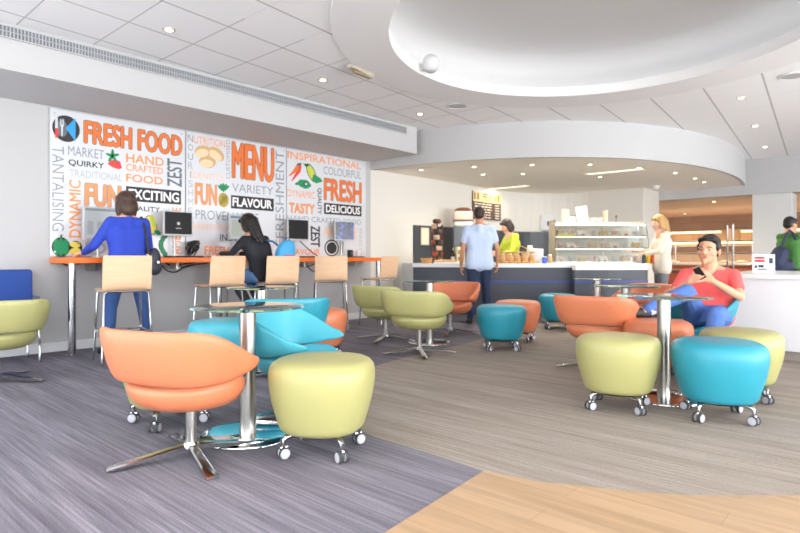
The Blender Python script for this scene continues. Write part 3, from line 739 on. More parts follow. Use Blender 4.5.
swivel_chair(cw(2.95, 7.15), H(-.80, -.35), 'orange', 'orange tub chair half hidden behind two glass tables, near the woman in cream', .4)
swivel_chair(cw(2.60, 5.22), H(-.85, -.52), 'blue', 'turquoise tub chair the boy sits in', .2)
pouf(cw(-.40, 2.98), H(.2, .98), 'yellow', 'lime yellow pouf on casters, nearest the camera on the grey carpet')
pouf(cw(-1.40, 3.50), H(1, 1.05), 'yellow', 'pouf almost hidden behind the front orange chair, only its casters showing')
pouf(cw(-1.47, 4.80), H(.3, 1), 'paleblue', 'pale turquoise pouf under the edge of the glass table, left of the turquoise chairs')
pouf(cw(-.80, 5.80), H(.1, 1), 'orange', 'orange pouf peeping out behind the turquoise chairs')
pouf(cw(1.10, 6.27), H(.03, 1), 'blue', 'turquoise pouf in the middle of the room, standing before an orange pouf')
pouf(cw(1.41, 6.92), H(.45, 1), 'orange', 'orange pouf right behind the turquoise pouf in the middle of the room')
pouf(cw(2.23, 8.15), H(.2, 1), 'blue', 'turquoise pouf near the servery counter, partly behind an orange chair')
pouf(cw(1.45, 3.84), H(.45, .89), 'yellow', 'lime yellow pouf on the taupe carpet, before the orange chair')
pouf(cw(1.985, 3.60), H(.23, .97), 'blue', 'turquoise pouf nearest the camera on the taupe carpet')
pouf(cw(2.43, 4.12), H(.5, 1), 'yellow', 'lime yellow pouf half hidden behind the front turquoise pouf')
pouf(cw(2.13, 4.77), H(.3, 1), 'orange', 'orange pouf the seated boy rests his foot on')

# blue bench chair at the left edge
bx, by = cw(-4.15, 5.70)
t = thing('lounge_bench', 'blue high-backed lounge seat against the left wall, cut off by the left edge', 'sofa', (-6.40, 1.10, 0.0), math.radians(-90))
BLUE = mat('royal_blue_fabric', (44, 76, 150), .8, bump=(300, .1)); DB = mat('dark_blue_grey_panel', (92, 100, 116), .6)
MB().box(-.75, .75, -.40, -.24, .40, .88, .03).build('backrest', BLUE, t, True)
MB().box(-.75, .75, -.38, .12, .33, .45, .03).build('seat', BLUE, t, True)
for x0, x1 in ((-.77, -.745), (.745, .77)): MB().box(x0, x1, -.42, -.10, .27, .62, .006).build('side_panel', DB, t, True)
for x in (-.7, .7):
    for y in (-.3, .08):
        MB().tube([(x, y, .34), (x, y + .02, .30), (x, y + .05, .2), (x, y + .06, .02), (x, y + .075, .008)], .013, 8).build('leg', CHROME, t, True)

# ================================================================== COMPUTER BAR
BF = -6.38
t = thing('bar_counter', 'long orange computer bar along the mural wall', 'counter', (0, 0, 0))
MB().box(WALL + .01, BF, 2.05, 6.68, .94, 1.0, .003).build('worktop', ORANGE_L, t)
for u in (72, 219, 296, 378):
    s = W(u, 300, BF - .06)[0]
    mb = MB().lathe([(.05, 0), (.05, .008), (.038, .01), (.038, .94), (.001, .94)], (BF - .06, s, 0), 28); mb.build('leg', CHROME, t, True)
for s in (2.4, 3.3, 4.2, 5.2, 6.2): MB().box(WALL + .01, WALL + .3, s, s + .03, .86, .94).build('bracket', SATIN, t)
def monitor(uc, vt, vb, label, scr, turn=0.0, w=.37):
    s, z1 = W(uc, vt, -6.62); z0 = W(uc, vb, -6.62)[1]; h = z1 - z0
    t = thing('monitor', label, 'monitor', (-6.62, s, z0), math.radians(90 + turn), 'monitors on the computer bar')
    # local: screen faces -y
    MB().box(-w / 2, w / 2, 0, .03, 0, h, .006).build('bezel', mat('monitor_silver', (198, 200, 202), .4), t, True)
    s_ = MB().box(-w / 2 + .014, w / 2 - .014, -.0015, .004, .022, h - .014).build('screen', scr, t)
    mb = MB().tube([(0, .03, h * .5), (0, .07, h * .45), (0, .10, h * .2), (0, .10, -(z0 - 1.012))], .014, 10); mb.build('arm', SATIN, t, True)
    MB().lathe([(.07, -(z0 - 1.0005)), (.07, -(z0 - 1.012)), (.001, -(z0 - 1.012))], (0, .10, 0), 24).build('foot', SATIN, t, True)
    return t, w, h, s_
SBK = mat('screen_black', (8, 8, 10), .6)
SLT = mat('screen_light', (10, 10, 10), .3, emit=(226, 232, 238), estr=.95)
t, w, h, s_ = monitor(101.5, 207, 240, 'monitor with a bright white page, before the woman in blue', SLT)
MB().box(-w / 2 + .02, w / 2 - .02, -.003, -.001, h - .045, h - .02).build('window_bar', mat('ui_grey', (10, 10, 10), .4, emit=(170, 184, 200), estr=.9), s_)
for i in range(3): MB().box(-w / 2 + .04 + .1 * i, -w / 2 + .1 + .1 * i, -.003, -.001, .06, .2).build('page_block', mat('ui_block', (10, 10, 10), .4, emit=(206, 212, 220), estr=.9), s_)
t, w, h, s_ = monitor(178.5, 211, 236, 'black-screened monitor with a small white mark, right of the woman in blue', SBK)
MB().ell((0, -.0015, h * .5 - .0), (.02, .001, .02)).build('logo', mat('logo_white', (10, 10, 10), .5, emit=(245, 245, 245), estr=1.0), s_)
MB().box(-.035, .035, -.0025, -.001, h * .5 - .062, h * .5 - .055).build('caption', mat('logo_white', (10, 10, 10)), s_)
t, w, h, s_ = monitor(242, 214.5, 240.5, 'monitor with a pale window open, before the woman in black', SLT)
MB().box(-w / 2 + .016, w / 2 - .016, -.003, -.001, h - .055, h - .025).build('window_bar', mat('ui_blue', (10, 10, 10), .4, emit=(140, 160, 196), estr=.9), s_)
MB().box(-w / 2 + .03, w / 2 - .03, -.003, -.001, .05, h - .075).build('page_block', mat('ui_green', (10, 10, 10), .4, emit=(214, 222, 206), estr=.9), s_)
monitor(298.5, 219, 240.5, 'silver-framed monitor with a plain black screen, right of the woman in black', SBK, 0, .38)
monitor(344.8, 221, 240.8, 'monitor with a swirling blue picture, last along the bar', swirl_screen('blue_swirl'), -10, .36)
def keyboard(u, label, ln=.44):
    s = W(u, 257, -6.5)[0]; t = thing('keyboard', label, 'keyboard', (-6.50, s, 1.0), math.radians(90), 'keyboards on the computer bar')
    MB().box(-ln / 2, ln / 2, -.07, .07, .001, .016, .004).build('case', BLACK, t, True)
    mb = MB()
    for r in range(5):
        for c in range(14): mb.box(-ln / 2 + .016 + c * (ln - .03) / 14, -ln / 2 + .016 + (c + .82) * (ln - .03) / 14, -.058 + r * .024, -.038 + r * .024, .0155, .020)
    mb.build('keys', mat('key_black', (40, 40, 44), .5), t)
keyboard(184, 'black keyboard below the black monitor with the white mark')
keyboard(236, 'black keyboard in front of the woman in black')
keyboard(311, 'black keyboard below the plain black monitor', .5)
keyboard(350, 'black keyboard below the blue swirl monitor', .5)
# tangle of cables below the second monitor
mb = MB(); random.seed(3); s0, z0 = W(193, 248, -6.68)
for k in range(9):
    pts = []
    for i in range(9):
        a = i * 1.1 + k; pts.append((-6.68 + .02 * math.sin(a * 1.7 + k), s0 + (.09) * math.sin(a * .9 + k * 2.1) * (1 - .04 * i), 1.01 + .20 * abs(math.sin(a * .53 + k))))
    mb.tube(pts, .0065, 6)
o = mb.build('cable_tangle', BLACK, None, True); tag(o, 'tangle of black cables on the bar beside the black monitor with the white mark', 'cable')
def cable(pts, label):
    P = [Vector((x, *W(u, v, x))) for u, v, x in pts]; q = []
    for i in range(len(P) - 1):
        for k in range(6):
            t = k / 6; a = P[max(0, i - 1)]; b = P[i]; c = P[i + 1]; d = P[min(len(P) - 1, i + 2)]
            q.append(.5 * ((2 * b) + (c - a) * t + (2 * a - 5 * b + 4 * c - d) * t * t + (3 * b - 3 * c + d - a) * t ** 3))
    q.append(P[-1]); o = MB().tube(q, .008, 6).build('cable', BLACK, None, True); tag(o, label, 'cable', 'cables below the computer bar'); return o
cable([(160, 262, -6.6), (166, 270, -6.6), (176, 272, -6.6), (186, 266, -6.6), (200, 264, -6.6), (212, 262, -6.6)], 'black cable in a wide loop below the bar, right of the woman in blue')
cable([(165, 262, -6.7), (172, 266, -6.7), (184, 264, -6.7), (198, 262, -6.7)], 'shorter black cable drooping above the wide loop below the bar')
cable([(62, 263, -6.6), (70, 266, -6.6), (80, 263.5, -6.6), (96, 262.5, -6.6)], 'thin black cable under the left end of the bar')
cable([(180, 263, -6.5), (183, 267.5, -6.5), (196, 264.5, -6.5), (210, 262.5, -6.5)], 'black cable under the bar behind the second bar stool')
cable([(297, 262.5, -6.6), (303, 267, -6.6), (311, 265.5, -6.6), (318, 262, -6.6)], 'black cable sagging under the bar between the third and fourth stools')
cable([(305, 262.3, -6.65), (311, 270, -6.65), (317, 271, -6.65), (322, 263, -6.65)], 'black cable hanging in a deep loop behind the fourth bar stool')
cable([(300, 241, -6.66), (306, 247, -6.66), (312, 252, -6.67), (318, 256.3, -6.67)], 'thin cable running down from the plain black monitor to the bar')
t = thing('computer_speaker', 'small black desk speaker beside the blue swirl monitor', 'speaker', (-6.62, W(358, 250, -6.62)[0] - .17, 1.0), math.radians(90))
MB().box(-.035, .035, -.035, .035, 0, .12, .008).build('case', BLACK, t, True)
MB().lathe([(.001, 0), (.024, 0), (.024, .004), (.001, .004)], n=18).xf(Matrix.Translation((0, -.036, .07)) @ Matrix.Rotation(PI / 2, 4, 'X')).build('cone', mat('speaker_grey', (70, 70, 74), .5), t, True)
s, _ = W(351, 250, -6.7); t = thing('paper_cup', 'white cup standing on the bar by the blue swirl monitor', 'cup', (-6.66, s + .12, 1.0)); MB().lathe([(.001, .002), (.03, 0), (.038, .11), (.036, .11), (.029, .006), (.001, .006)], n=20).build('cup_wall', WHITE, t, True)

def stool_meshes():
    # one bent sheet: seat curving up into the back. local +y = facing
    mb = MB(); path = [(.19, .690), (.17, .694), (.06, .688), (-.06, .684), (-.13, .686), (-.165, .70), (-.183, .725), (-.192, .77), (-.20, .86), (-.213, .97), (-.220, 1.018)]
    R = []; W_ = .215
    for i, (y, z) in enumerate(path):
        a = path[max(0, i - 1)]; b = path[min(len(path) - 1, i + 1)]; t = Vector((b[0] - a[0], b[1] - a[1])).normalized(); nx, nz = -t.y * .006, t.x * .006
        ring = []
        w = W_ * (1 - .06 * (i == 0) - .02 * (i == len(path) - 1))
        for k in range(9):
            x = -w + 2 * w * k / 8; cv = .014 * (x / w) ** 2 if i >= 6 else 0
            ring.append((x, y - nx + cv, z - nz))
        for k in range(8, -1, -1):
            x = -w + 2 * w * k / 8; cv = .014 * (x / w) ** 2 if i >= 6 else 0
            ring.append((x, y + nx + cv, z + nz))
        R.append(ring)
    shell = mb.rings(R).mesh('seat_shell', PLY, True, 50)
    legs = []
    for sx in (-1, 1):
        for yt, yb in ((.15, .20), (-.14, -.205)):
            legs.append(MB().tube([(sx * .17, yt, .675), (sx * .195, yt + (yb - yt) * .08, .655), (sx * .222, yb, .02), (sx * .222, yb, .0)], .0105, 8).mesh('leg', CHROME, True))
    fr = MB()
    fr.tube([(-.17, .15, .676), (.17, .15, .676)], .0105, 8).tube([(-.17, -.14, .676), (.17, -.14, .676)], .0105, 8).tube([(-.17, .15, .676), (-.17, -.14, .676)], .009, 8).tube([(.17, .15, .676), (.17, -.14, .676)], .009, 8)
    fr = fr.mesh('under_frame', CHROME, True)
    fo = MB(); z = .29
    fo.tube([(-.212, .178, z), (.212, .178, z)], .009, 8).tube([(-.212, -.178, z), (.212, -.178, z)], .009, 8).tube([(-.212, .178, z), (-.212, -.178, z)], .009, 8).tube([(.212, .178, z), (.212, -.178, z)], .009, 8)
    fo = fo.mesh('footrest', CHROME, True)
    return shell, legs, fr, fo
def stool(u, x, yaw, label):
    s = W(u, 300, x)[0]; ms = cached('stool', stool_meshes)
    t = thing('bar_stool', label, 'stool', (x, s, 0), math.radians(90 + yaw), 'birch ply bar stools along the computer bar')
    link('seat_shell', ms[0], t)
    for l in ms[1]: link('leg', l, t)
    link('under_frame', ms[2], t); link('footrest', ms[3], t)
    return s
stool(123, -5.76, -10, 'birch ply bar stool behind the standing woman in blue')
stool(219, -5.90, 0, 'birch ply bar stool between the two women at the bar, pulled out empty')
S3Y = stool(276, -5.92, -10, 'birch ply bar stool the woman in black sits on')
stool(330, -5.95, -36, 'empty birch ply bar stool right of the woman in black')
stool(379, -5.98, 8, 'birch ply bar stool at the far right end of the bar, seen side on')
# ================================================================== SERVERY
front = catmull([(.20, 9.30), (.7, 9.12), (1.3, 8.99), (2.05, 8.91), (2.8, 8.92), (3.4, 9.0), (3.95, 9.15)], 6)
FW = [cw(*p) for p in front]
def off_arc(d): return offset(FW, d)     # + = away from the room
t = thing('service_counter', 'long curved servery counter with dark grey front and blue light line', 'counter', (0, 0, 0))
MB().prism(off_arc(.03) + off_arc(.62)[::-1], .1, .845).build('cabinet', DGREY, t, True, 30)
MB().prism(off_arc(.08) + off_arc(.6)[::-1], .0, .1).build('plinth', mat('counter_plinth', (126, 122, 122), .5), t)
MB().prism(off_arc(0) + off_arc(.66)[::-1], .845, .905).build('worktop', WTOP, t)
MB().prism(off_arc(.022) + off_arc(.04)[::-1], .612, .64).build('light_strip', mat('blue_led', (44, 56, 130), .4, emit=(92, 112, 220), estr=.2), t)
MB().prism([FW[0], cw(.215, 9.36), cw(.06, 10.2), cw(.03, 10.2)], 0, .905).build('end_panel', WHITE, t)
slab = catmull([(2.66, 8.72), (3.2, 8.78), (3.85, 8.98)], 5); SL = [cw(*p) for p in slab]
t = thing('chilled_counter', 'white stepped counter section carrying the glass display case', 'counter', (0, 0, 0))
MB().prism(SL + offset(SL, .165)[::-1], .81, .885).build('worktop', WTOP, t)
MB().prism(offset(SL, .05) + offset(SL, .165)[::-1], .1, .81).build('cabinet', DGREY, t)
MB().prism(offset(SL, .03) + offset(SL, .055)[::-1], .612, .64).build('light_strip', mat('blue_led', (40, 60, 200)), t)
# splashback along the back wall
inn2 = [(-6.83, 7.94), (-6.83, 11.2)]
for k in range(1, 13):
    a = k / 12 * PI / 2; inn2.append((-5.53 - 1.3 * math.cos(a), 11.2 + 1.3 * math.sin(a)))
inn2.append((-4.75, 12.5))
fr2 = offset(inn2, -.02)
o = MB().prism(inn2 + fr2[::-1], .9, 1.59).build('splashback', SPLASH); tag(o, 'charcoal splashback panel curving along the servery wall', 'splashback')
t = thing('back_counter', 'dark back counter below the charcoal splashback', 'counter', (0, 0, 0))
bk = offset(inn2, -.5); MB().prism(offset(inn2, -.025) + bk[::-1], 0, .86).build('cabinet', DGREY, t); MB().prism(offset(inn2, -.022) + offset(inn2, -.52)[::-1], .86, .9).build('worktop', WTOP, t)
# coffee board
XB = WALL + .03; s0, zt = W(473, 190.5, XB); s1 = W(501, 190, XB)[0]; zb = zt - .575
t = thing('menu_board', 'brown and cream coffee price board on the servery wall', 'sign', (0, 0, 0))
MB().box(WALL, XB, s0, s1, zb, zt, .003).build('board', mat('board_brown', (84, 62, 52), .5), t)
MB().box(XB, XB + .002, s0, s1, zt - .21, zt).build('header', mat('board_cream', (226, 206, 150), .5), t)
def board_text(body, a0, a1, z0, z1, m_, nm, bold=.02):
    vs, fs = text2d(body, bold); q = fit(vs, None); L = s1 - s0
    MB().add([(XB + .003, s0 + (a0 + (a1 - a0) * a) * L, z0 + b * (z1 - z0)) for a, b in q], fs).build(nm, m_, t)
BR = mat('board_text_brown', (70, 48, 36), .5); CRM = mat('board_text_cream', (236, 226, 206), .5)
board_text('COFFEE', .32, .74, zt - .19, zt - .13, BR, 'lettering')
mb = MB(); L = s1 - s0
for r, (z, segs) in enumerate(((zt - .045, ((.34, .72),)), (zt - .095, ((.33, .5), (.54, .73))))):
    for a, b in segs: mb.box(XB + .002, XB + .003, s0 + a * L, s0 + b * L, z - .014, z + .012)
mb.build('header_lines', BR, t)
mb = MB()
for a in (.06, .17, .8, .9): mb.box(XB + .002, XB + .003, s0 + (a - .035) * L, s0 + (a + .035) * L, zt - .17, zt - .05)
for a in (.06, .17, .8, .9): mb.box(XB + .002, XB + .003, s0 + (a - .02) * L, s0 + (a + .02) * L, zt - .05, zt - .025)
mb.build('cup_pictures', mat('board_gold', (150, 118, 52), .5), t)
mb = MB(); random.seed(11)
for r in range(6):
    a = .06; z = zt - .255 - .055 * r
    while a < .62:
        w = random.uniform(.05, .13); mb.box(XB, XB + .002, s0 + a * L, s0 + min(.64, a + w) * L, z - .010, z + .010); a += w + .03
    mb.box(XB, XB + .002, s0 + .78 * L, s0 + .93 * L, z - .010, z + .010)
mb.build('price_lines', CRM, t)
# notice on the splashback
XS = WALL + .02; s, z1 = W(420.5, 227.5, XS); se = W(428.7, 227, XS)[0]
t = thing('notice', 'cream framed notice on the charcoal splashback', 'notice', (0, 0, 0)); MB().box(XS, XS + .012, s, se, z1 - .32, z1, .002).build('frame', mat('notice_frame', (206, 192, 168), .5), t); MB().box(XS + .012, XS + .0135, s + .02, se - .02, z1 - .30, z1 - .02).build('sheet', mat('notice_sheet', (232, 220, 196), .6), t)
# wall towel dispenser
x, y = D(546.5, 13.35); t = thing('towel_dispenser', 'white towel dispenser on the curved servery wall', 'dispenser', (x, y, 1.62), heading(-.15, -1))
MB().box(-.15, .15, -.10, .12, 0, .36, .03).build('cover', WHITE, t, True); MB().box(-.045, -.005, .1185, .124, .11, .21, .004).build('window', mat('dispenser_blue', (60, 80, 140), .3), t)
MB().box(-.1, .1, -.05, .09, -.02, .0).build('outlet', mat('dispenser_grey', (150, 152, 156), .5), t)

# things on the counter; Yc = depth from the camera
CT = .905
def on(u, Y): return D(u, Y)
# spiral stand of snack bags
SX, SY = on(437, 9.62)
t = thing('snack_stand', 'tall dark snack stand on the left end of the servery counter', 'stand', (SX, SY, CT))
MB().lathe([(.10, 0), (.10, .015), (.02, .025), (.015, .68), (.001, .68)], n=24).build('pole', BLACK, t, True); MB().lathe([(.055, .66), (.07, .68), (.07, .72), (.05, .735), (.001, .735)], n=20).build('topper', mat('stand_brown', (80, 48, 34), .5), t, True)
mb = MB()
for k in range(3):
    pts = [(.055 * math.cos(a * .5 + k * 2.1), .055 * math.sin(a * .5 + k * 2.1), .03 + .62 * a / 24) for a in range(25)]; mb.tube(pts, .004, 5)
mb.build('spiral_wire', mat('stand_wire', (60, 52, 48), .5), t, True)
SN = [mat('snack_brown', (112, 64, 44), .35), mat('snack_red', (160, 70, 50), .35), mat('snack_cream', (200, 170, 140), .35), mat('snack_dark', (66, 40, 34), .35)]
random.seed(5)
LV = ['lowest', 'second lowest', 'third', 'fourth', 'fifth', 'sixth', 'topmost']; CN = ['brown', 'reddish', 'cream', 'dark brown']
for k in range(7):
    for q in range(3):
        a = q * 2.09 + k * .8; ci = (k + q * 2) % 4
        mb = MB(); R = []
        for z, w, d in ((0, .05, .003), (.012, .052, .012), (.04, .05, .024), (.066, .052, .012), (.078, .05, .003)):
            R.append([(w * math.cos(2 * PI * j / 12), d * math.sin(2 * PI * j / 12), z) for j in range(12)])
        o = mb.rings(R).build('snack_bag', SN[ci], None, True, 60, (SX + .085 * math.cos(a), SY + .085 * math.sin(a), CT + .03 + .09 * k), a + PI / 2)
        tag(o, '%s shiny snack bag hanging on the tall stand, %s tier' % (CN[ci], LV[k]), 'snack', 'snack bags on the tall stand')
# wicker basket, pastry tray
x, y = on(426.5, 9.42); t = thing('bread_basket', 'tan wicker basket at the left end of the servery counter', 'basket', (x, y, CT))
WK = mat('wicker', (206, 158, 96), .7, bump=(120, .6)); MB().lathe([(.001, .004), (.07, 0), (.085, .03), (.095, .075), (.1, .08), (.09, .08), (.078, .03), (.06, .012), (.001, .012)], n=28).build('bowl', WK, t, True)
mb = MB()
for k in range(40):
    a = k / 40 * 2 * PI; mb.ell((.095 * math.cos(a), .095 * math.sin(a), .08), (.009, .009, .006), None, 6, 4)
mb.build('rim', WK, t, True)
x, y = on(446, 9.45); t = thing('serving_tray', 'white serving tray of pastries beside the wicker basket', 'tray', (x, y, CT), heading(0, 1)); MB().box(-.2, .2, -.14, .14, 0, .02, .008).build('tray_plate', WTOP, t, True)
PAS = mat('pastry', (214, 176, 122), .6, bump=(60, .3)); TXY = (x, y)
for k in range(5):
    px, py = on(437.5 + 4.2 * k, 9.42 + .05 * (k % 2)); mb = MB()
    for i in range(7):
        a = (i - 3) * .42; mb.ell((.045 * math.sin(a), .018 * math.cos(a), .022), (.019 - abs(i - 3) * .003, .026 - abs(i - 3) * .004, .02 - abs(i - 3) * .002), None, 10, 6)
    o = mb.build('pastry', PAS, None, True, 60, (px, py, CT + .018), heading(.2 * k - .4, 1)); tag(o, 'golden pastry lying on the white serving tray, %s from the basket' % ('first', 'second', 'third', 'fourth', 'fifth')[k], 'pastry', 'pastries on the white tray')
# bottle and carton
x, y = on(453, 9.62); t = thing('sauce_bottle', 'dark bottle standing beside the cream carton on the counter', 'bottle', (x, y, CT)); MB().lathe([(.001, 0), (.032, 0), (.034, .01), (.034, .13), (.014, .18), (.013, .22), (.001, .22)], n=20).build('glass', mat('bottle_dark', (52, 44, 36), .15), t, True); MB().lathe([(.015, .215), (.015, .245), (.001, .245)], n=16).build('cap', mat('bottle_cap', (200, 190, 170), .4), t, True); MB().lathe([(.0346, .04), (.0346, .11)], n=20).build('label', mat('bottle_label', (220, 214, 200), .5), t, True)
x, y = on(460, 9.6); t = thing('carton', 'cream carton with a green and brown label, left of the man', 'carton', (x, y, CT), heading(.2, -1)); MB().box(-.07, .07, -.05, .05, 0, .27, .006).build('box', mat('carton_cream', (220, 204, 168), .5), t, True); MB().box(-.05, .05, .05, .0515, .15, .22).build('label', mat('carton_green', (120, 126, 74), .5), t); MB().box(-.05, .05, .05, .0515, .05, .10).build('caption', mat('carton_brown', (130, 92, 60), .5), t)
# coffee dispenser behind the man
x, y = on(463, 10.9); t = thing('coffee_dispenser', 'tall grey drinks machine with pink and dark brown top behind the man', 'dispenser', (x, y, .9), heading(-.05, -1))
MB().box(-.19, .19, -.18, .18, 0, .68, .02).build('body', mat('machine_grey', (96, 102, 110), .4), t, True); MB().box(-.17, .17, -.16, .16, .68, .78, .02).build('collar', mat('machine_white', (218, 214, 208), .4), t, True); MB().box(-.175, .175, -.165, .165, .80, .97, .03).build('hopper', mat('machine_pink', (232, 196, 178), .4), t, True)
MB().box(-.178, .178, -.168, .168, .78, .802).build('band', mat('machine_brown', (104, 62, 48), .4), t); MB().lathe([(.17, .97), (.16, 1.0), (.11, 1.035), (.001, 1.045)], n=28).build('lid', mat('machine_brown', (104, 62, 48)), t, True); MB().box(-.06, .06, .18, .22, .3, .38, .01).build('spout', BLACK, t)
# bags of cookies
CK = mat('cookie_bag', (196, 150, 100), .3, bump=(70, .7), mottle=.5)
names = ['nearest the man', 'second along from the man', 'third along from the man', 'fourth along from the man', 'beside the white till', 'in the back row, nearer the man', 'in the back row, middle', 'in the back row, nearer the till']
for k in range(8):
    u = (503 + 7.2 * k) if k < 5 else (507 + 8 * (k - 5)); Y = 9.28 if k < 5 else 9.48; x, y = on(u, Y); mb = MB(); R = []
    for z, w, d in ((0, .052, .04), (.02, .06, .05), (.09, .058, .045), (.135, .03, .02), (.15, .02, .012), (.185, .05, .02), (.19, .052, .012)):
        R.append([(w * math.cos(2 * PI * j / 14) * (1 + .08 * math.sin(3 * j + k)), d * math.sin(2 * PI * j / 14), z) for j in range(14)])
    t = thing('cookie_bag', 'clear bag of brown cookies on the counter, ' + names[k], 'bag', (x, y, CT), heading(.15 * k - .3, 1), 'bags of cookies on the servery counter')
    mb.rings(R).build('bag', CK, t, True, 60); MB().lathe([(.022, .142), (.024, .148), (.022, .154)], n=12).build('tie', mat('bag_tie', (230, 214, 180), .4), t, True)
t = thing('basket', 'low wicker basket holding the bags of cookies', 'basket', (*on(517, 9.38), CT - .0), heading(0, 1))
mb = MB()
for k in range(32):
    a = k / 32 * 2 * PI; mb.ell((.34 * math.cos(a), .17 * math.sin(a), .02), (.03, .03, .018), None, 6, 4)
mb.build('rim', WK, t, True)
MB().tube([(.26 * math.cos(a), 0, .03 + .26 * math.sin(a)) for a in [PI * i / 14 for i in range(15)]], .007, 6).build('handle', WK, t, True)
# till
x, y = on(537, 9.45); t = thing('till', 'white till with a tilted screen on the servery counter', 'till', (x, y, CT), heading(.2, 1)); WP = mat('till_white', (226, 226, 224), .4)
MB().box(-.13, .13, -.14, .14, 0, .1, .01).build('cash_drawer', WP, t, True); MB().box(-.10, .10, -.03, .03, .1, .24, .01).xf(Matrix.Rotation(.25, 4, 'X')).build('screen', WP, t, True); MB().box(-.03, .03, -.02, .02, .09, .14).build('stand', mat('till_grey', (120, 122, 126), .4), t)
x, y = on(530, 9.7); t = thing('card_printer', 'slim pale receipt printer behind the till', 'printer', (x, y, CT), heading(.2, 1)); MB().box(-.05, .05, -.06, .06, 0, .27, .015).build('case', mat('printer_cream', (214, 208, 196), .4), t, True); MB().box(-.04, .04, -.05, .05, .27, .30).build('paper', WHITE, t)
x, y = on(544.5, 9.22); t = thing('blue_cup', 'blue tub standing on the counter before the till', 'cup', (x, y, CT)); MB().lathe([(.001, 0), (.034, 0), (.04, .1), (.037, .1), (.03, .01), (.001, .01)], n=20).build('wall', mat('cup_blue', (58, 92, 196), .4), t, True); MB().lathe([(.042, .098), (.042, .108), (.001, .112)], n=20).build('lid', WHITE, t, True)
x, y = on(550, 9.4); t = thing('condiment_pot', 'tan pot between the blue tub and the display case', 'pot', (x, y, CT)); MB().lathe([(.001, 0), (.035, 0), (.04, .06), (.03, .12), (.001, .12)], n=20).build('pot', mat('pot_tan', (190, 164, 120), .5), t, True); MB().lathe([(.03, .12), (.02, .15), (.001, .152)], n=16).build('lid', mat('pot_lid', (222, 210, 190), .5), t, True)

# ---------------------------------------------------------------- display case: three tiers of glass shelves
def dl(u, Y): return Vector((*D(u, Y), 0))
P0, P1 = D(557, 9.35), D(650, 9.40)
ang = math.atan2(P1[1] - P0[1], P1[0] - P0[0]); Lc = math.hypot(P1[0] - P0[0], P1[1] - P0[1])
t = thing('display_case', 'tall tiered glass display case on the servery counter', 'display case', (P0[0], P0[1], CT), ang)
SHW = mat('shelf_white', (238, 238, 234), .35)
MB().box(0, Lc, 0, .46, 0, .03, .005).build('base', SHW, t)
SHZ = (.24, .44)
for z in SHZ: MB().box(.02, Lc - .02, .04 if z < .3 else .1, .44, z, z + .016, .003).build('shelf', SHW, t)
MB().box(0, Lc, .12, .46, .64, .68, .008).build('top_panel', mat('case_top', (206, 200, 190), .4), t)
MB().box(.02, Lc - .02, .13, .17, .625, .64).build('light_tube', mat('case_light', (255, 255, 255), .5, emit=(255, 246, 232), estr=14), t)
for z in SHZ: MB().box(.02, Lc - .02, .12, .15, z - .012, z).build('light_tube', mat('case_light', (255, 255, 255)), t)
mb = MB(); R = []
for y, z in ((0.0, .03), (.005, .2), (.03, .38), (.08, .54), (.13, .645)): R.append([(.004, y, z), (Lc - .004, y, z), (Lc - .004, y + .006, z), (.004, y + .006, z)])
mb.rings(R).build('front_glass', CLEAR, t, True)
for x in (0, Lc * .5, Lc - .016): MB().tube([(x + .008, .02, .02), (x + .008, .03, .38), (x + .008, .09, .54), (x + .008, .14, .64)], .007, 6).build('frame_bar', SATIN, t, True)
for x in (.0, Lc - .012): MB().box(x, x + .012, .43, .455, .03, .65).build('corner_post', SATIN, t)
MB().box(0, Lc, .445, .46, .03, .64).build('back_panel', SHW, t)
MB().box(0, .014, .1, .46, .03, .72, .003).build('end_panel', mat('case_end', (150, 140, 122), .5), t)
MB().box(.02, .30, .03, .05, .43, .47).build('green_edge', mat('case_green', (132, 150, 80), .5), t)
def inside(x, y, z): return (P0[0] + x * math.cos(ang) - y * math.sin(ang), P0[1] + x * math.sin(ang) + y * math.cos(ang), CT + z)
FD = [('wrapped_sandwich', mat('wrap_white', (240, 236, 232), .35), 'white wrapped sandwich'), ('salad_tub', mat('tub_pink', (236, 198, 188), .35), 'pink salad tub'), ('cake_box', mat('box_cream', (232, 206, 172), .4), 'cream cake box'), ('yogurt_pot', mat('pot_pale', (224, 222, 226), .35), 'pale yogurt pot')]
NB = ('first', 'second', 'third', 'fourth', 'fifth', 'sixth', 'seventh', 'eighth')
for ti, (z, nm) in enumerate(((.03, 'bottom tier'), (.256, 'middle tier'), (.456, 'top tier'))):
    for k in range(8):
        nme, m_, lab = FD[(k * 3 + ti) % 4]; x = .13 + k * (Lc - .26) / 7; y = .24
        rr = thing(nme, '%s on the %s of the display case, %s from the till end' % (lab, nm, NB[k]), 'food', inside(x, y, z), ang, 'food in the display case')
        if nme == 'wrapped_sandwich':
            MB().add([(-.07, -.05, 0), (.07, -.05, 0), (.07, .05, 0), (-.07, .05, 0), (-.07, .05, .09), (.07, .05, .09)], [(0, 1, 2, 3), (0, 4, 5, 1), (2, 5, 4, 3), (0, 3, 4), (1, 5, 2)]).build('wrapper', m_, rr); MB().box(-.03, .03, -.052, -.0505, .005, .03).build('sticker', mat('sticker_red', (200, 120, 110), .4), rr)
        elif nme == 'cake_box':
            MB().box(-.06, .06, -.05, .05, 0, .075, .004).build('box', m_, rr); MB().box(-.062, .062, -.052, .052, .075, .09, .004).build('lid', mat('box_lid', (242, 232, 214), .4), rr)
        else:
            MB().lathe([(.001, 0), (.042, 0), (.052, .08), (.001, .08)], n=18).build('tub', m_, rr, True); MB().lathe([(.054, .078), (.054, .088), (.001, .09)], n=18).build('lid', mat('tub_lid', (244, 242, 240), .3), rr, True)
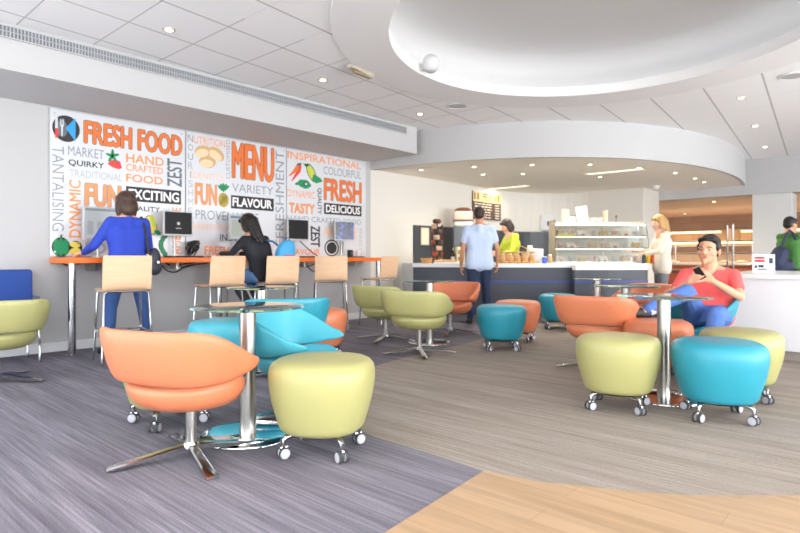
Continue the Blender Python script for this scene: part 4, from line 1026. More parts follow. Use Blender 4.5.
# things standing on top of the case
TZ = .68
def ontop(u, dy): 
    x = (u - 557) / (650 - 557) * Lc; return inside(x, .28 + dy, TZ)
rr = thing('menu_card', 'tan menu card standing on the left of the display case', 'card', ontop(571, 0), ang); MB().box(-.06, .06, -.004, .004, .012, .22).build('card', mat('card_tan', (222, 196, 160), .5), rr); MB().box(-.065, .065, -.03, .03, 0, .012).build('foot', mat('card_foot', (220, 214, 206), .4), rr)
rr = thing('sign_frame', 'small dark framed sign between the two menu cards', 'sign', ontop(579, .03), ang); mb = MB(); mb.box(-.07, .07, -.006, .006, 0, .012).box(-.07, .07, -.006, .006, .11, .122).box(-.07, -.058, -.006, .006, .012, .11).box(.058, .07, -.006, .006, .012, .11); mb.build('frame', mat('sign_dark', (110, 104, 98), .4), rr); MB().box(-.058, .058, -.002, .004, .012, .11).build('sheet', WHITE, rr)
rr = thing('menu_card', 'large white tilted menu card on the display case', 'card', ontop(588.5, -.02), ang); MB().box(-.095, .095, -.004, .004, 0.012, .27).xf(Matrix.Rotation(-.14, 4, 'Y')).build('card', mat('card_white', (240, 234, 218), .5), rr); MB().box(-.09, .09, -.03, .03, 0, .012).build('foot', mat('card_foot', (220, 214, 206)), rr)
for u, lab in ((598.5, 'white bowl on the display case beside the large menu card'), (605, 'second white bowl on the display case, beside the tall cup')):
    rr = thing('bowl', lab, 'bowl', ontop(u, .02), ang); MB().lathe([(.001, 0), (.035, 0), (.07, .05), (.075, .075), (.07, .075), (.06, .045), (.001, .012)], n=24).build('bowl_wall', mat('bowl_cream', (236, 228, 214), .35), rr, True)
rr = thing('cup_stack', 'tall cream stack of paper cups on the display case', 'cups', ontop(612, 0), ang); mb = MB()
for k in range(5): mb.lathe([(.03, .03 * k), (.04, .03 * k + .075), (.042, .03 * k + .08), (.038, .08 + .03 * k), (.001, .078 + .03 * k)], n=20)
mb.build('cups', mat('cups_cream', (232, 214, 178), .5), rr, True); rr['kind'] = 'thing'
rr = thing('price_ticket', 'thin dark price ticket on a stalk at the right of the display case', 'ticket', ontop(623, 0), ang); MB().box(-.02, .02, -.02, .02, 0, .008).build('foot', BLACK, rr); MB().tube([(0, 0, .008), (0, 0, .1)], .004, 6).build('stalk', BLACK, rr); MB().box(-.012, .012, -.002, .002, .08, .12).build('card', BLACK, rr)
# juice bottles at the right end
for k, (u, m_, lab) in enumerate(((644, mat('bottle_black', (44, 46, 48), .3), 'black sauce bottle at the right end of the counter'), (648.5, mat('bottle_yellow', (238, 196, 40), .3), 'yellow sauce bottle at the right end of the counter'), (652.5, mat('bottle_red', (206, 72, 50), .3), 'red sauce bottle at the right end of the counter'))):
    rr = thing('sauce_bottle', lab, 'bottle', (*D(u, 9.25 + .02 * k), CT)); MB().lathe([(.001, 0), (.03, 0), (.032, .02), (.032, .11), (.022, .135), (.001, .137)], n=20).build('bottle', m_, rr, True); MB().lathe([(.016, .135), (.014, .15), (.005, .175), (.001, .175)], n=14).build('nozzle', m_, rr, True)

# ================================================================== RIGHT ISLAND COUNTER
t = thing('island_counter', 'white island counter behind the seated boy', 'counter', (0, 0, 0))
MB().box(-1.55, 2.2, 6.60, 8.5, .10, .79, .004).build('cabinet', mat('island_white', (236, 237, 240), .4), t)
MB().box(-1.50, 2.15, 6.68, 8.42, 0, .10).build('plinth', mat('island_plinth', (168, 158, 150), .5), t)
MB().box(-1.58, 2.23, 6.56, 8.54, .79, .835, .004).build('worktop', WTOP, t)
x, y = D(763.5, 6.35); t = thing('table_sign', 'white tent sign with red lettering on the island counter', 'sign', (x, y, .835), heading(-.55, -1))
MB().add([(-.105, -.05, 0), (.105, -.05, 0), (.105, .05, 0), (-.105, .05, 0), (-.105, -.004, .20), (.105, -.004, .20), (.105, .004, .20), (-.105, .004, .20)], [(0, 3, 2, 1), (0, 1, 5, 4), (2, 3, 7, 6), (4, 5, 6, 7), (1, 2, 6, 5), (0, 4, 7, 3)]).build('card', mat('sign_white', (244, 242, 242), .5), t)
def sgn(nm, m_, x0, x1, z0, z1):
    f = lambda z: .05 - .046 * z / .20 + .001
    return MB().add([(x0, f(z0), z0), (x1, f(z0), z0), (x1, f(z1), z1), (x0, f(z1), z1)], [(0, 1, 2, 3)]).build(nm, m_, t)
SR = mat('sign_red', (196, 44, 56), .5); SD = mat('sign_ink', (60, 70, 90), .5)
for nm, m_, a in (('red_lettering', SR, ((-.01, .085, .15, .172), (-.01, .085, .115, .14))), ('small_print', SD, ((-.085, -.05, .10, .16), (.06, .085, .05, .08), (-.0, .05, .055, .085), (-.03, .06, .03, .042)))):
    for q in a: sgn(nm, m_, *q)

# ================================================================== HOT FOOD SERVERY IN THE CORRIDOR
t = thing('hot_food_counter', 'long hot food servery with chrome rails at the back', 'counter', (-5.3, 16.0, 0))
MB().box(-2.2, 5.2, 0, .8, 0, .8).build('cabinet', mat('hot_red', (176, 84, 52), .5), t); MB().box(-2.25, 5.25, -.05, .85, .8, .86, .01).build('worktop', mat('hot_top', (206, 196, 180), .3), t)
for k in range(9):
    x = -2.1 + k * .88; MB().tube([(x, .1, .86), (x, .1, 1.42)], .018, 8).build('post', CHROME, t, True)
for z, y in ((1.10, .1), (1.40, .1), (.62, -.16), (.68, -.22)): MB().tube([(-2.2, y, z), (5.2, y, z)], .02, 8).build('rail', CHROME, t, True)
MB().box(-2.2, 5.2, .05, .55, 1.40, 1.43).build('shelf', mat('hot_shelf', (220, 208, 186), .3), t)
MB().box(-2.2, 5.2, .2, .3, 1.36, 1.39).build('heat_lamp', mat('heat_light', (255, 220, 160), .5, emit=(255, 214, 150), estr=12), t)
t = thing('wall_shelf', 'long lit shelf on the brown tiled wall at the back', 'shelf', (-5.3, 19.6, 0)); MB().box(-3, 6, 0, .4, 1.80, 1.84).build('board', mat('hot_shelf', (220, 208, 186)), t); MB().box(-3, 6, .1, .16, 1.77, 1.80).build('light_tube', mat('heat_light', (255, 220, 160)), t)
MB().box(-3, 6, 0, .4, 1.35, 1.38).build('board', mat('hot_shelf', (220, 208, 186)), t)
for k, (u, lab) in enumerate(((660, 'white plate of food on the hot servery, nearest the woman in cream'), (673, 'white plate of food on the hot servery, left of the boy'), (725, 'white plate of food on the hot servery, just right of the boy'), (741, 'white plate of food on the hot servery, nearest the grey column'))):
    kk = (u - 400) / FPX; Y = 16.35 / (SA * kk + CA); x, y = cw(kk * Y, Y)
    rr = thing('food_tray', lab, 'tray', (x, y, .86), 0, 'trays on the hot servery'); MB().lathe([(.001, 0), (.13, 0), (.17, .04), (.16, .04), (.12, .01), (.001, .01)], n=24).build('dish', WTOP, rr, True); MB().ell((0, 0, .03), (.11, .11, .045), None, 14, 8).build('food', mat('cooked_food', (222, 180, 130), .6, bump=(40, .5)), rr, True)
kk = (731 - 400) / FPX; Y = 16.3 / (SA * kk + CA); x, y = cw(kk * Y, Y)
rr = thing('cardboard_box', 'tan box on the shelf of the hot servery, right of the boy', 'box', (x, y, 1.43)); MB().box(-.2, .2, -.12, .12, 0, .26, .006).build('carton', mat('card_brown', (206, 160, 110), .6), rr); MB().box(-.03, .03, -.122, -.1205, 0, .26).build('tape', mat('tape_tan', (222, 190, 146), .5), rr)
x, y = D(745, 13.2); rr = thing('tray_trolley', 'grey steel tray trolley beside the grey column', 'trolley', (x, y, 0), heading(-.3, -1))
mb = MB()
for sx in (-.3, .3):
    for sy in (-.25, .25): MB().tube([(sx, sy, .1), (sx, sy, 1.75)], .02, 8).build('post', CHROME, rr, True)
for k in range(6): MB().box(-.3, .3, -.25, .25, .25 + .28 * k, .27 + .28 * k).build('tray_shelf', mat('trolley_grey', (120, 112, 104), .4), rr)
for sx in (-.3, .3):
    for sy in (-.25, .25): MB().lathe([(.001, -.015), (.05, -.015), (.05, .015), (.001, .015)], n=16).xf(Matrix.Translation((sx, sy, .05)) @ Matrix.Rotation(PI / 2, 4, 'Y')).build('caster', RUBBER, rr, True)
# ================================================================== PEOPLE
def remesh(mb, name, mat_, voxel, smooth=4, parent=None, factor=.5):
    me = mb.mesh(name, mat_)
    ob = bpy.data.objects.new('tmp', me); COL.objects.link(ob)
    r = ob.modifiers.new('r', 'REMESH'); r.mode = 'VOXEL'; r.voxel_size = voxel; r.use_smooth_shade = True
    s = ob.modifiers.new('s', 'SMOOTH'); s.factor = factor; s.iterations = smooth
    bpy.context.view_layer.update(); dg = bpy.context.evaluated_depsgraph_get()
    out = bpy.data.meshes.new_from_object(ob.evaluated_get(dg)); out.name = name
    bpy.data.objects.remove(ob); bpy.data.meshes.remove(me)
    if not out.materials: out.materials.append(mat_)
    out.polygons.foreach_set('use_smooth', [True] * len(out.polygons))
    return link(name, out, parent)
V = Vector
def chain(mb, pts):
    for (p, r), (q, s) in zip(pts[:-1], pts[1:]): mb.cap(p, r, q, s)
    return mb
def hand(mb, wrist, d, n, thumb, curl=.5, k=1.0, fr=.0082):
    """d: finger direction, n: the way the palm faces, thumb: +1/-1 side along d x n"""
    w = V(wrist); d = V(d).normalized(); n = (V(n) - d * d.dot(V(n))).normalized(); s = d.cross(n) * thumb
    for o in (-.026, -.009, .009, .026):
        mb.cap(w + s * o * .75 * k, .015 * k, w + (d * .082 + s * o * 1.15) * k, .0125 * k)
    for i, (o, L) in enumerate(((.030, .068), (.0105, .078), (-.0105, .072), (-.030, .055))):
        p = w + (d * .084 + s * o * 1.15) * k; a = 0; segs = (.45, .32, .25); r = fr * k * 1.05
        for q, f in enumerate(segs):
            a += curl * (.8, 1.0, .7)[q]; dirv = (d * math.cos(a) + n * math.sin(a) + s * o * .6).normalized(); e = p + dirv * L * f * k
            mb.cap(p, r, e, r * .9); p = e; r *= .93
    p = w + (d * .022 + s * .026) * k; e = p + (d * .032 + s * .026 + n * .018) * k; mb.cap(p, .0125 * k, e, .0105 * k)
    e2 = e + (d * .028 + s * .004 + n * .016 * (1 + curl)) * k; mb.cap(e, .0105 * k, e2, .0085 * k)
SKIN = {'tan': mat('skin_tan', (214, 160, 128), .5), 'fair': mat('skin_fair', (226, 178, 150), .5), 'warm': mat('skin_warm', (200, 142, 108), .5)}
EYEW = mat('eye_white', (196, 186, 180), .25); EYEB = mat('eye_dark', (36, 24, 20), .2); LIP = mat('lips', (190, 110, 100), .45)
def head_shape(mb, c, Mh, k=1.0):
    f = lambda x, y, z: V(c) + Mh @ V((x * k, y * k, z * k))
    mb.ell(f(0, -.012, .035), (.076 * k, .094 * k, .088 * k), Mh, 24, 16)
    mb.ell(f(0, .018, -.025), (.065 * k, .076 * k, .080 * k), Mh, 20, 14)
    mb.ell(f(0, .045, -.068), (.042 * k, .044 * k, .040 * k), Mh, 16, 10)
    mb.cap(f(0, .082, -.095), .017 * k, f(0, .078, -.088), .022 * k)
    mb.cap(f(0, .086, .012), .010 * k, f(0, .106, -.022), .0135 * k)
    for sx in (-1, 1):
        mb.ell(f(sx * .012, .096, -.026), (.010 * k, .010 * k, .008 * k), Mh, 8, 6)
        mb.cap(f(sx * .015, .080, .022), .011 * k, f(sx * .050, .064, .020), .012 * k)
        mb.ell(f(sx * .045, .055, -.022), (.022 * k, .024 * k, .022 * k), Mh, 10, 8)
        mb.ell(f(sx * .078, -.008, -.012), (.009 * k, .020 * k, .032 * k), Mh, 10, 8)
    mb.cap(f(-.018, .083, -.055), .0085 * k, f(.018, .083, -.055), .0085 * k)
def face_parts(parent, c, Mh, k=1.0, brow=None):
    f = lambda x, y, z: V(c) + Mh @ V((x * k, y * k, z * k))
    for sx in (-1, 1):
        e = MB().ell(f(sx * .031, .0735, .003), (.013 * k, .010 * k, .0062 * k), Mh, 14, 10).build('eye', EYEW, parent, True, 80)
        MB().ell(f(sx * .031, .0805, .003), (.0062 * k, .0045 * k, .0066 * k), Mh, 12, 8).build('iris', EYEB, e, True, 80)
        if brow: MB().tube([f(sx * .014, .089, .022), f(sx * .03, .086, .029), f(sx * .05, .072, .023)], [.003 * k, .0042 * k, .002 * k], 6).build('eyebrow', brow, parent, True)
    mb = MB(); mb.tube([f(-.025, .083, -.056), f(-.010, .0905, -.052), f(0, .0915, -.0535), f(.010, .0905, -.052), f(.025, .083, -.056)], [.002 * k, .0045 * k, .0045 * k, .0045 * k, .002 * k], 8)
    mb.tube([f(-.022, .083, -.058), f(0, .0905, -.0625), f(.022, .083, -.058)], [.002 * k, .0055 * k, .002 * k], 8); mb.build('lips', LIP, parent, True)
def rot(yaw=0, pitch=0, roll=0):
    """yaw turns left (+), pitch nods down (+)"""
    return (Matrix.Rotation(yaw, 3, 'Z') @ Matrix.Rotation(-pitch, 3, 'X') @ Matrix.Rotation(roll, 3, 'Y'))
def person(label, loc, rz, skin, J, top, trousers, shoe, hair, voxel=.007, head=(0, 0, 0), hk=1.0, sleeves='long', brow=None, hairfn=None, hem=None, topr=1.0, legr=1.0, hands=None, group=None):
    t = thing('person', label, 'person', (loc[0], loc[1], loc[2] if len(loc) > 2 else .003), rz)
    Mh = rot(*head); hc = V(J['head'])
    mb = MB(); head_shape(mb, hc, Mh, hk)
    neck, chest, waist, pel = V(J['neck']), V(J['chest']), V(J['waist']), V(J['pelvis'])
    mb.cap(neck - V((0, 0, .05)), .062 * hk, hc + Mh @ V((0, -.012, -.045)) * hk, .055 * hk)
    for sx in (-1, 1): mb.cap(neck + V((0, -.01, 0)), .045, V(J['sho' + 'LR'[sx > 0]]) * .8 + neck * .2, .045)
    mb.cap(neck, .07, chest, .10).cap(chest, .10, waist, .09).cap(waist, .09, pel, .10)
    for sd in 'LR':
        S, E, Wr = V(J['sho' + sd]), V(J['elb' + sd]), V(J['wri' + sd])
        chain(mb, [(S, .046), (S * .45 + E * .55, .042), (E, .035), (E * .6 + Wr * .4, .036), (Wr, .024)])
        hd = hands[sd] if hands else {}
        d = V(hd.get('d', (Wr - E)))
        hand(mb, Wr + d.normalized() * .012, d, hd.get('n', (1 if sd == 'L' else -1, 0, 0)), hd.get('t', 1), hd.get('curl', .35), hd.get('k', 1.0))
        Hp, K, A = V(J['hip' + sd]), V(J['kne' + sd]), V(J['ank' + sd])
        chain(mb, [(pel * .6 + Hp * .4, .08), (Hp, .07), (K, .045), (K * .6 + A * .4, .045), (A, .032)])
        T = V(J['toe' + sd]); mb.cap(A + V((0, 0, -.02)), .032, T, .026)
    remesh(mb, 'body', skin, voxel, 3, t, .5)
    # top garment
    mb = MB(); r = topr
    sL, sR = V(J['shoL']), V(J['shoR']); ax = (sR - sL).normalized(); sw = (sR - sL).length
    fw = V((0, 0, 1)).cross(ax)
    for o in (-.36, -.18, 0, .18, .36):
        chain(mb, [(chest + ax * sw * o * .95 + (neck - chest) * .62, .055 * r), (chest + ax * sw * o * .82, .112 * r), (waist + ax * sw * o * .66, .103 * r), (pel + ax * sw * o * .72, .116 * r)] + ([(V(hem) + ax * sw * o * .74, .118 * r)] if hem else []))
    mb.cap(sL, .058 * r, sR, .058 * r); mb.cap(neck + V((0, -.03, -.03)), .062 * r, chest, .10 * r)
    for sd in 'LR':
        S, E, Wr = V(J['sho' + sd]), V(J['elb' + sd]), V(J['wri' + sd])
        if sleeves == 'long': chain(mb, [(S, .062 * r), (S * .45 + E * .55, .054 * r), (E, .048 * r), (E * .6 + Wr * .4, .046 * r), (Wr * .97 + E * .03, .034)])
        else: chain(mb, [(S, .064 * r), (S * .62 + E * .38, .060), (S * .42 + E * .58, .060)])
    mb.cap(sL * .5 + neck * .5 + V((0, -.02, -.012)), .05 * r, sR * .5 + neck * .5 + V((0, -.02, -.012)), .05 * r)
    remesh(mb, top[1], top[0], voxel, 45, t, .5)
    mb = MB()
    for sd in 'LR':
        Hp, K, A = V(J['hip' + sd]), V(J['kne' + sd]), V(J['ank' + sd])
        chain(mb, [(pel * .75 + Hp * .25, .105 * legr), (Hp, .096 * legr), (Hp * .55 + K * .45, .082 * legr), (K, .064 * legr), (K * .65 + A * .35, .062 * legr), (A * .93 + K * .07, .050 * legr)])
    mb.cap(V(J['hipL']), .1 * legr, V(J['hipR']), .1 * legr); mb.cap(pel, .10 * legr, pel * .8 + waist * .2, .09 * legr)
    remesh(mb, 'trousers', trousers, voxel, 4, t, .5)
    for sd in 'LR':
        A, T = V(J['ank' + sd]), V(J['toe' + sd]); dv = (T - A); mb = MB()
        hl = A + V((0, 0, -.045)) - dv * .18 if abs(dv.z) < .12 else A - dv * .1
        mb.cap(A + V((0, 0, -.03)) if abs(dv.z) < .12 else A + dv * .25, .040, hl, .036).cap(hl, .036, T, .033).cap(T + dv.cross(V((0, 0, 1))).normalized() * .012, .031, A * .5 + T * .5, .038)
        remesh(mb, 'shoe', shoe, .008, 3, t)
    if hairfn:
        mb = MB(); hairfn(mb, lambda x, y, z: hc + Mh @ (V((x, y, z)) * hk), Mh, hk); remesh(mb, 'hair', hair, .006, 4, t)
    face_parts(t, hc, Mh, hk, brow)
    return t, hc, Mh
HB = mat('hair_black', (26, 22, 22), .45, bump=(90, .5)); HBR = mat('hair_brown', (66, 46, 36), .45, bump=(90, .5)); HDB = mat('hair_dark_brown', (44, 32, 28), .45, bump=(90, .5)); HBL = mat('hair_blond', (186, 146, 92), .45, bump=(90, .5))
JEAN = mat('denim_blue', (58, 90, 146), .85, bump=(220, .3), mottle=.3); JEAN2 = mat('denim_bright_blue', (84, 120, 188), .85, bump=(220, .3), mottle=.12); JEAND = mat('denim_dark', (40, 54, 84), .85, bump=(220, .3), mottle=.3); GJEAN = mat('trousers_grey', (126, 126, 132), .8, mottle=.2)
SHOEB = mat('shoe_black', (34, 32, 34), .5); SHOEBR = mat('shoe_brown', (84, 64, 52), .5)
def fabric(n, c): return mat(n, c, .85, bump=(260, .25), mottle=.08)
def short_hair(mb, f, M, k):
    mb.ell(f(0, -.022, .048), (.083 * k, .094 * k, .088 * k), M, 24, 16)
    mb.ell(f(0, -.055, .0), (.074 * k, .055 * k, .07 * k), M, 18, 12)
    for x in (-.05, -.025, 0, .025, .05): mb.ell(f(x, .052 - abs(x) * .4, .092 - abs(x) * .25), (.028 * k, .032 * k, .024 * k), M, 10, 8)
    for sx in (-1, 1): mb.ell(f(sx * .073, .01, .03), (.012 * k, .03 * k, .036 * k), M, 10, 8)
def bob_hair(mb, f, M, k):
    mb.ell(f(0, -.022, .045), (.090 * k, .100 * k, .092 * k), M, 24, 16)
    mb.ell(f(0, -.065, -.03), (.092 * k, .062 * k, .10 * k), M, 18, 12)
    for sx in (-1, 1): mb.ell(f(sx * .078, -.005, -.03), (.022 * k, .048 * k, .095 * k), M, 12, 10)
    for x in (-.05, -.02, .02, .05): mb.ell(f(x, .058, .072), (.024 * k, .024 * k, .03 * k), M, 10, 8)
def long_hair(mb, f, M, k):
    bob_hair(mb, f, M, k)
    mb.cap(f(0, -.075, .0), .078 * k, f(0, -.085, -.2), .06 * k); mb.cap(f(-.05, -.06, -.0), .05 * k, f(-.06, -.075, -.23), .035 * k); mb.cap(f(.05, -.06, -.0), .05 * k, f(.06, -.075, -.25), .035 * k); mb.cap(f(0, -.08, -.18), .05 * k, f(.01, -.09, -.29), .03 * k)
def standing(h=1.7, **kw):
    k = h / 1.72
    J = dict(pelvis=(0, 0, .94 * k), waist=(0, 0, 1.10 * k), chest=(0, -.01, 1.28 * k), neck=(0, -.015, 1.46 * k), head=(0, .01, 1.605 * k),
             shoL=(-.175 * k, -.01, 1.405 * k), shoR=(.175 * k, -.01, 1.405 * k), elbL=(-.235 * k, -.02, 1.12 * k), elbR=(.235 * k, -.02, 1.12 * k), wriL=(-.25 * k, .06, .89 * k), wriR=(.25 * k, .06, .89 * k),
             hipL=(-.088 * k, 0, .90 * k), hipR=(.088 * k, 0, .90 * k), kneL=(-.10 * k, .02, .50 * k), kneR=(.10 * k, .02, .50 * k), ankL=(-.115 * k, -.02, .085), ankR=(.115 * k, -.02, .085), toeL=(-.14 * k, .13, .035), toeR=(.14 * k, .13, .035))
    J.update(kw); return J
# woman in blue at the bar (faces the wall)
sW = W(127.5, 250, -6.14)[0]
J = standing(1.665, elbL=(-.29, .10, 1.12), elbR=(.28, .12, 1.10), wriL=(-.31, .33, 1.045), wriR=(.30, .36, 1.045), kneL=(-.16, .03, .48), kneR=(.17, .02, .48), ankL=(-.20, -.02, .085), ankR=(.22, -.02, .085), toeL=(-.22, .12, .035), toeR=(.25, .12, .035), neck=(0, .01, 1.41), head=(.0, .045, 1.55), hipL=(-.10, 0, .87), hipR=(.10, 0, .87), chest=(0, .01, 1.24))
HN = {'L': dict(d=(-.1, 1, -.1), n=(0, 0, -1), t=1, curl=.3), 'R': dict(d=(.0, 1, -.1), n=(0, 0, -1), t=-1, curl=.3)}
person('brown-haired woman in a royal blue jumper standing at the computer bar', (-6.14, sW), math.radians(90), SKIN['fair'], J, (fabric('jumper_blue', (44, 68, 176)), 'jumper'), JEAN, SHOEB, HBR, head=(0, .15, 0), hk=1.07, hairfn=bob_hair, hem=(0, 0, .84), hands=HN)
# her bag
t = thing('handbag', 'dark patterned shoulder bag hanging at the side of the woman in blue', 'bag', (-6.02, W(154.5, 262, -6.02)[0], 0), math.radians(90))
mb = MB(); mb.ell((0, 0, .975), (.065, .06, .13)); mb.ell((0, 0, .90), (.08, .07, .09)); remesh(mb, 'pouch', mat('bag_pattern', (52, 54, 66), .5, bump=(40, .8), mottle=.5), .008, 3, t)
MB().tube([(-.06, 0, 1.04), (-.075, .01, 1.18), (-.085, .05, 1.33), (-.10, .09, 1.425), (-.11, .15, 1.40)], .014, 8).build('strap', mat('bag_dark', (40, 40, 46), .5), t, True)
MB().lathe([(.005, .0), (.012, 0), (.012, .004), (.005, .004)], n=16).xf(Matrix.Translation((.0, -.085, .95)) @ Matrix.Rotation(PI / 2, 4, 'X')).build('buckle', SATIN, t, True)
# woman in black, seated on the third stool
J = dict(pelvis=(0, .02, .80), waist=(0, .06, .97), chest=(-.01, .12, 1.12), neck=(-.02, .19, 1.28), head=(-.04, .245, 1.415), shoL=(-.18, .16, 1.215), shoR=(.16, .15, 1.225), elbL=(-.29, .28, 1.03), elbR=(.22, .30, 1.04), wriL=(-.24, .50, 1.045), wriR=(.08, .52, 1.045),
         hipL=(-.10, .04, .78), hipR=(.10, .04, .78), kneL=(-.15, .38, .74), kneR=(.10, .38, .74), ankL=(-.12, .14, .40), ankR=(.10, .16, .40), toeL=(-.14, .28, .35), toeR=(.11, .30, .35))
HN = {'L': dict(d=(.5, 1, -.1), n=(0, 0, -1), t=1, curl=.4), 'R': dict(d=(-.2, 1, -.1), n=(0, 0, -1), t=-1, curl=.4)}
sG = S3Y
gx = -6.02; gy = sG - .10
pw = person('woman with long dark hair in a black jacket, seated at the computer bar', (gx, gy), math.radians(90 + 10), SKIN['fair'], J, (fabric('jacket_black', (36, 38, 44)), 'jacket'), mat('denim_pale', (92, 132, 180), .85, bump=(220, .3), mottle=.2), SHOEB, HB, head=(.1, .45, 0), hairfn=long_hair, hands=HN, topr=.92)
for sd in 'LR':
    A, K = V(J['ank' + sd]), V(J['kne' + sd]); mb = MB(); chain(mb, [(A, .050), (A * .55 + K * .45, .066), (A * .4 + K * .6, .068)]); remesh(mb, 'boot_shaft', SHOEB, .007, 2, pw[0])
t = thing('backpack', 'sky blue backpack with a pink pocket on the back of the woman in black', 'bag', (gx + .16, gy + .17, 0), math.radians(90))
mb = MB(); R = []
for z, w, d in ((.955, .06, .04), (.96, .10, .06), (.99, .125, .075), (1.08, .125, .075), (1.15, .105, .065), (1.20, .07, .045), (1.215, .03, .02)):
    R.append([(w * spw(math.cos(2 * PI * j / 24), .6) + (z - .955) * .25, d * spw(math.sin(2 * PI * j / 24), .6), z) for j in range(24)])
mb.rings(R).build('bag_body', mat('backpack_blue', (70, 160, 210), .6), t, True, 70)
mb = MB(); mb.cap((-.02, -.075, 1.0), .035, (.07, -.075, 1.0), .035); remesh(mb, 'pocket', mat('backpack_pink', (226, 90, 150), .6), .008, 2, t)
MB().tube([(.03, 0, 1.205), (.035, 0, 1.245), (.085, 0, 1.245), (.09, 0, 1.205)], .008, 8).build('handle', mat('backpack_dark', (40, 90, 140), .6), t, True); MB().tube([(-.05, .05, 1.15), (-.09, .10, 1.20), (-.14, .16, 1.21)], .013, 8).build('strap', mat('backpack_dark', (40, 90, 140)), t, True)
# man at the servery
mx_, my_ = D(479.5, 8.63)
J = standing(1.745, wriL=(-.275, .10, .885), elbL=(-.25, -.03, 1.12), elbR=(.265, -.01, 1.13), wriR=(.27, .13, .92), kneL=(-.11, .0, .51), ankL=(-.14, -.06, .085), toeL=(-.17, .09, .035), kneR=(.10, .05, .50), ankR=(.12, .0, .085), toeR=(.15, .15, .035))
HN = {'L': dict(d=(0, .15, -1), n=(1, 0, 0), t=-1, curl=.35), 'R': dict(d=(0, .3, -1), n=(-1, 0, 0), t=1, curl=.35)}
person('man in a pale blue t-shirt standing with his back turned at the servery', (mx_, my_), H(.12, 1), SKIN['warm'], J, (fabric('tshirt_pale_blue', (196, 212, 238)), 'tshirt'), JEAND, SHOEB, HDB, head=(-.1, .1, 0), hairfn=short_hair, sleeves='short', hem=(0, 0, .90), hands=HN)
# woman in lime green behind the counter
x, y = D(511, 10.05)
J = standing(1.66, elbL=(-.26, .10, 1.08), elbR=(.26, .10, 1.08), wriL=(-.12, .30, 1.06), wriR=(.12, .32, 1.04), neck=(0, .03, 1.41), head=(0, .085, 1.54))
HN = {'L': dict(d=(.3, 1, -.1), n=(1, 0, 0), t=-1, curl=.5), 'R': dict(d=(-.3, 1, -.1), n=(-1, 0, 0), t=1, curl=.5)}
person('woman with a dark brown bob in a lime green top, working behind the servery counter', (x, y), H(-1, -.25), SKIN['fair'], J, (fabric('top_lime', (186, 206, 62)), 'top'), SHOEB, SHOEB, HDB, head=(0, .45, 0), hairfn=bob_hair, hands=HN)
# woman in cream at the right end of the counter
x, y = D(662, 9.2)
J = standing(1.655, elbL=(-.22, .10, 1.10), elbR=(.22, .10, 1.10), wriL=(-.14, .30, 1.06), wriR=(.12, .33, 1.10), neck=(0, .02, 1.41), head=(0, .05, 1.55))
HN = {'L': dict(d=(.1, 1, .0), n=(0, 0, -1), t=1, curl=.4), 'R': dict(d=(-.1, 1, .1), n=(0, 0, -1), t=-1, curl=.4)}
person('woman with long blond hair in a cream jacket, at the right end of the servery', (x, y), H(-1, .1), SKIN['fair'], J, (fabric('jacket_cream', (232, 222, 204)), 'jacket'), GJEAN, SHOEBR, HBL, head=(.15, .25, 0), hairfn=long_hair, hem=(0, 0, .82), hands=HN)
# person in green on the far right
x, y = D(790, 9.1)
J = standing(1.62, elbR=(.20, .17, 1.10), wriR=(.08, .27, 1.30), elbL=(-.22, .14, 1.08), wriL=(-.12, .34, 1.20))
HN = {'L': dict(d=(.2, .6, .8), n=(1, 0, 0), t=1, curl=.6), 'R': dict(d=(-.2, .4, .8), n=(-1, 0, 0), t=-1, curl=.6)}
GSTR = mat('jumper_green', (74, 128, 62), .85, bump=(260, .3), mottle=.35)
pt, hc_, Mh_ = person('person with short black hair in a green jumper behind the island counter', (x, y), H(1, .25), SKIN['tan'], J, (GSTR, 'jumper'), SHOEB, SHOEB, HB, head=(0, .1, 0), hairfn=short_hair, hem=(0, 0, .92), hands=HN)
bx, by = D(781.5, 8.98); t = thing('shoulder_bag', 'dark navy bag on the back of the person in green', 'bag', (bx, by, 0), H(1, .25))
mb = MB(); mb.cap((0, -.10, .92), .14, (0, -.02, 1.06), .12); mb.cap((0, -.16, .86), .10, (0, .08, .86), .12); remesh(mb, 'bag_body', mat('bag_navy', (40, 48, 74), .7), .01, 3, t)
MB().tube([(.06, -.08, 1.14), (.08, -.02, 1.30), (.09, .06, 1.42), (.08, .15, 1.36), (.10, .2, 1.2)], .02, 8).build('strap', mat('bag_navy', (40, 48, 74)), t, True)
# seated boy
bx, by = cw(2.74, 5.14)
J = dict(pelvis=(0, -.05, .49), waist=(0, -.11, .61), chest=(0, -.16, .76), neck=(0, -.155, .915), head=(.0, -.10, 1.065), shoL=(-.19, -.14, .835), shoR=(.19, -.14, .835), elbL=(-.255, .06, .66), elbR=(.275, .10, .655), wriL=(-.055, .205, .80), wriR=(.115, .235, .79),
         hipL=(-.10, -.02, .485), hipR=(.10, -.02, .485), kneL=(-.10, .40, .52), kneR=(.13, .27, .70), ankL=(-.06, .50, .10), ankR=(.42, .50, .545), toeL=(-.06, .65, .035), toeR=(.50, .60, .525))
HN = {'L': dict(d=(.55, .25, .45), n=(.5, -.6, .3), t=1, curl=.55), 'R': dict(d=(-.55, .2, .5), n=(-.5, -.6, .3), t=-1, curl=.55)}
SHRT = fabric('tshirt_coral', (244, 100, 98))
pt, hc_, Mh_ = person('boy in a coral t-shirt sitting with a phone, one foot on the orange pouf', (bx, by, 0), H(-.55, -.83), SKIN['tan'], J, (SHRT, 'tshirt'), JEAN2, SHOEB, HB, voxel=.0055, head=(-.22, .0, -.05), hk=1.12, hairfn=short_hair, sleeves='short', brow=HB, hands=HN, topr=1.05, legr=1.08)
MB().tube([(.375, .463, .562), (.405, .488, .548)], .053, 16).build('sock', mat('sock_white', (232, 228, 222), .8), pt, True)
t = thing('phone', 'dark phone held in both hands by the seated boy', 'phone', (bx, by, 0), H(-.55, -.83))
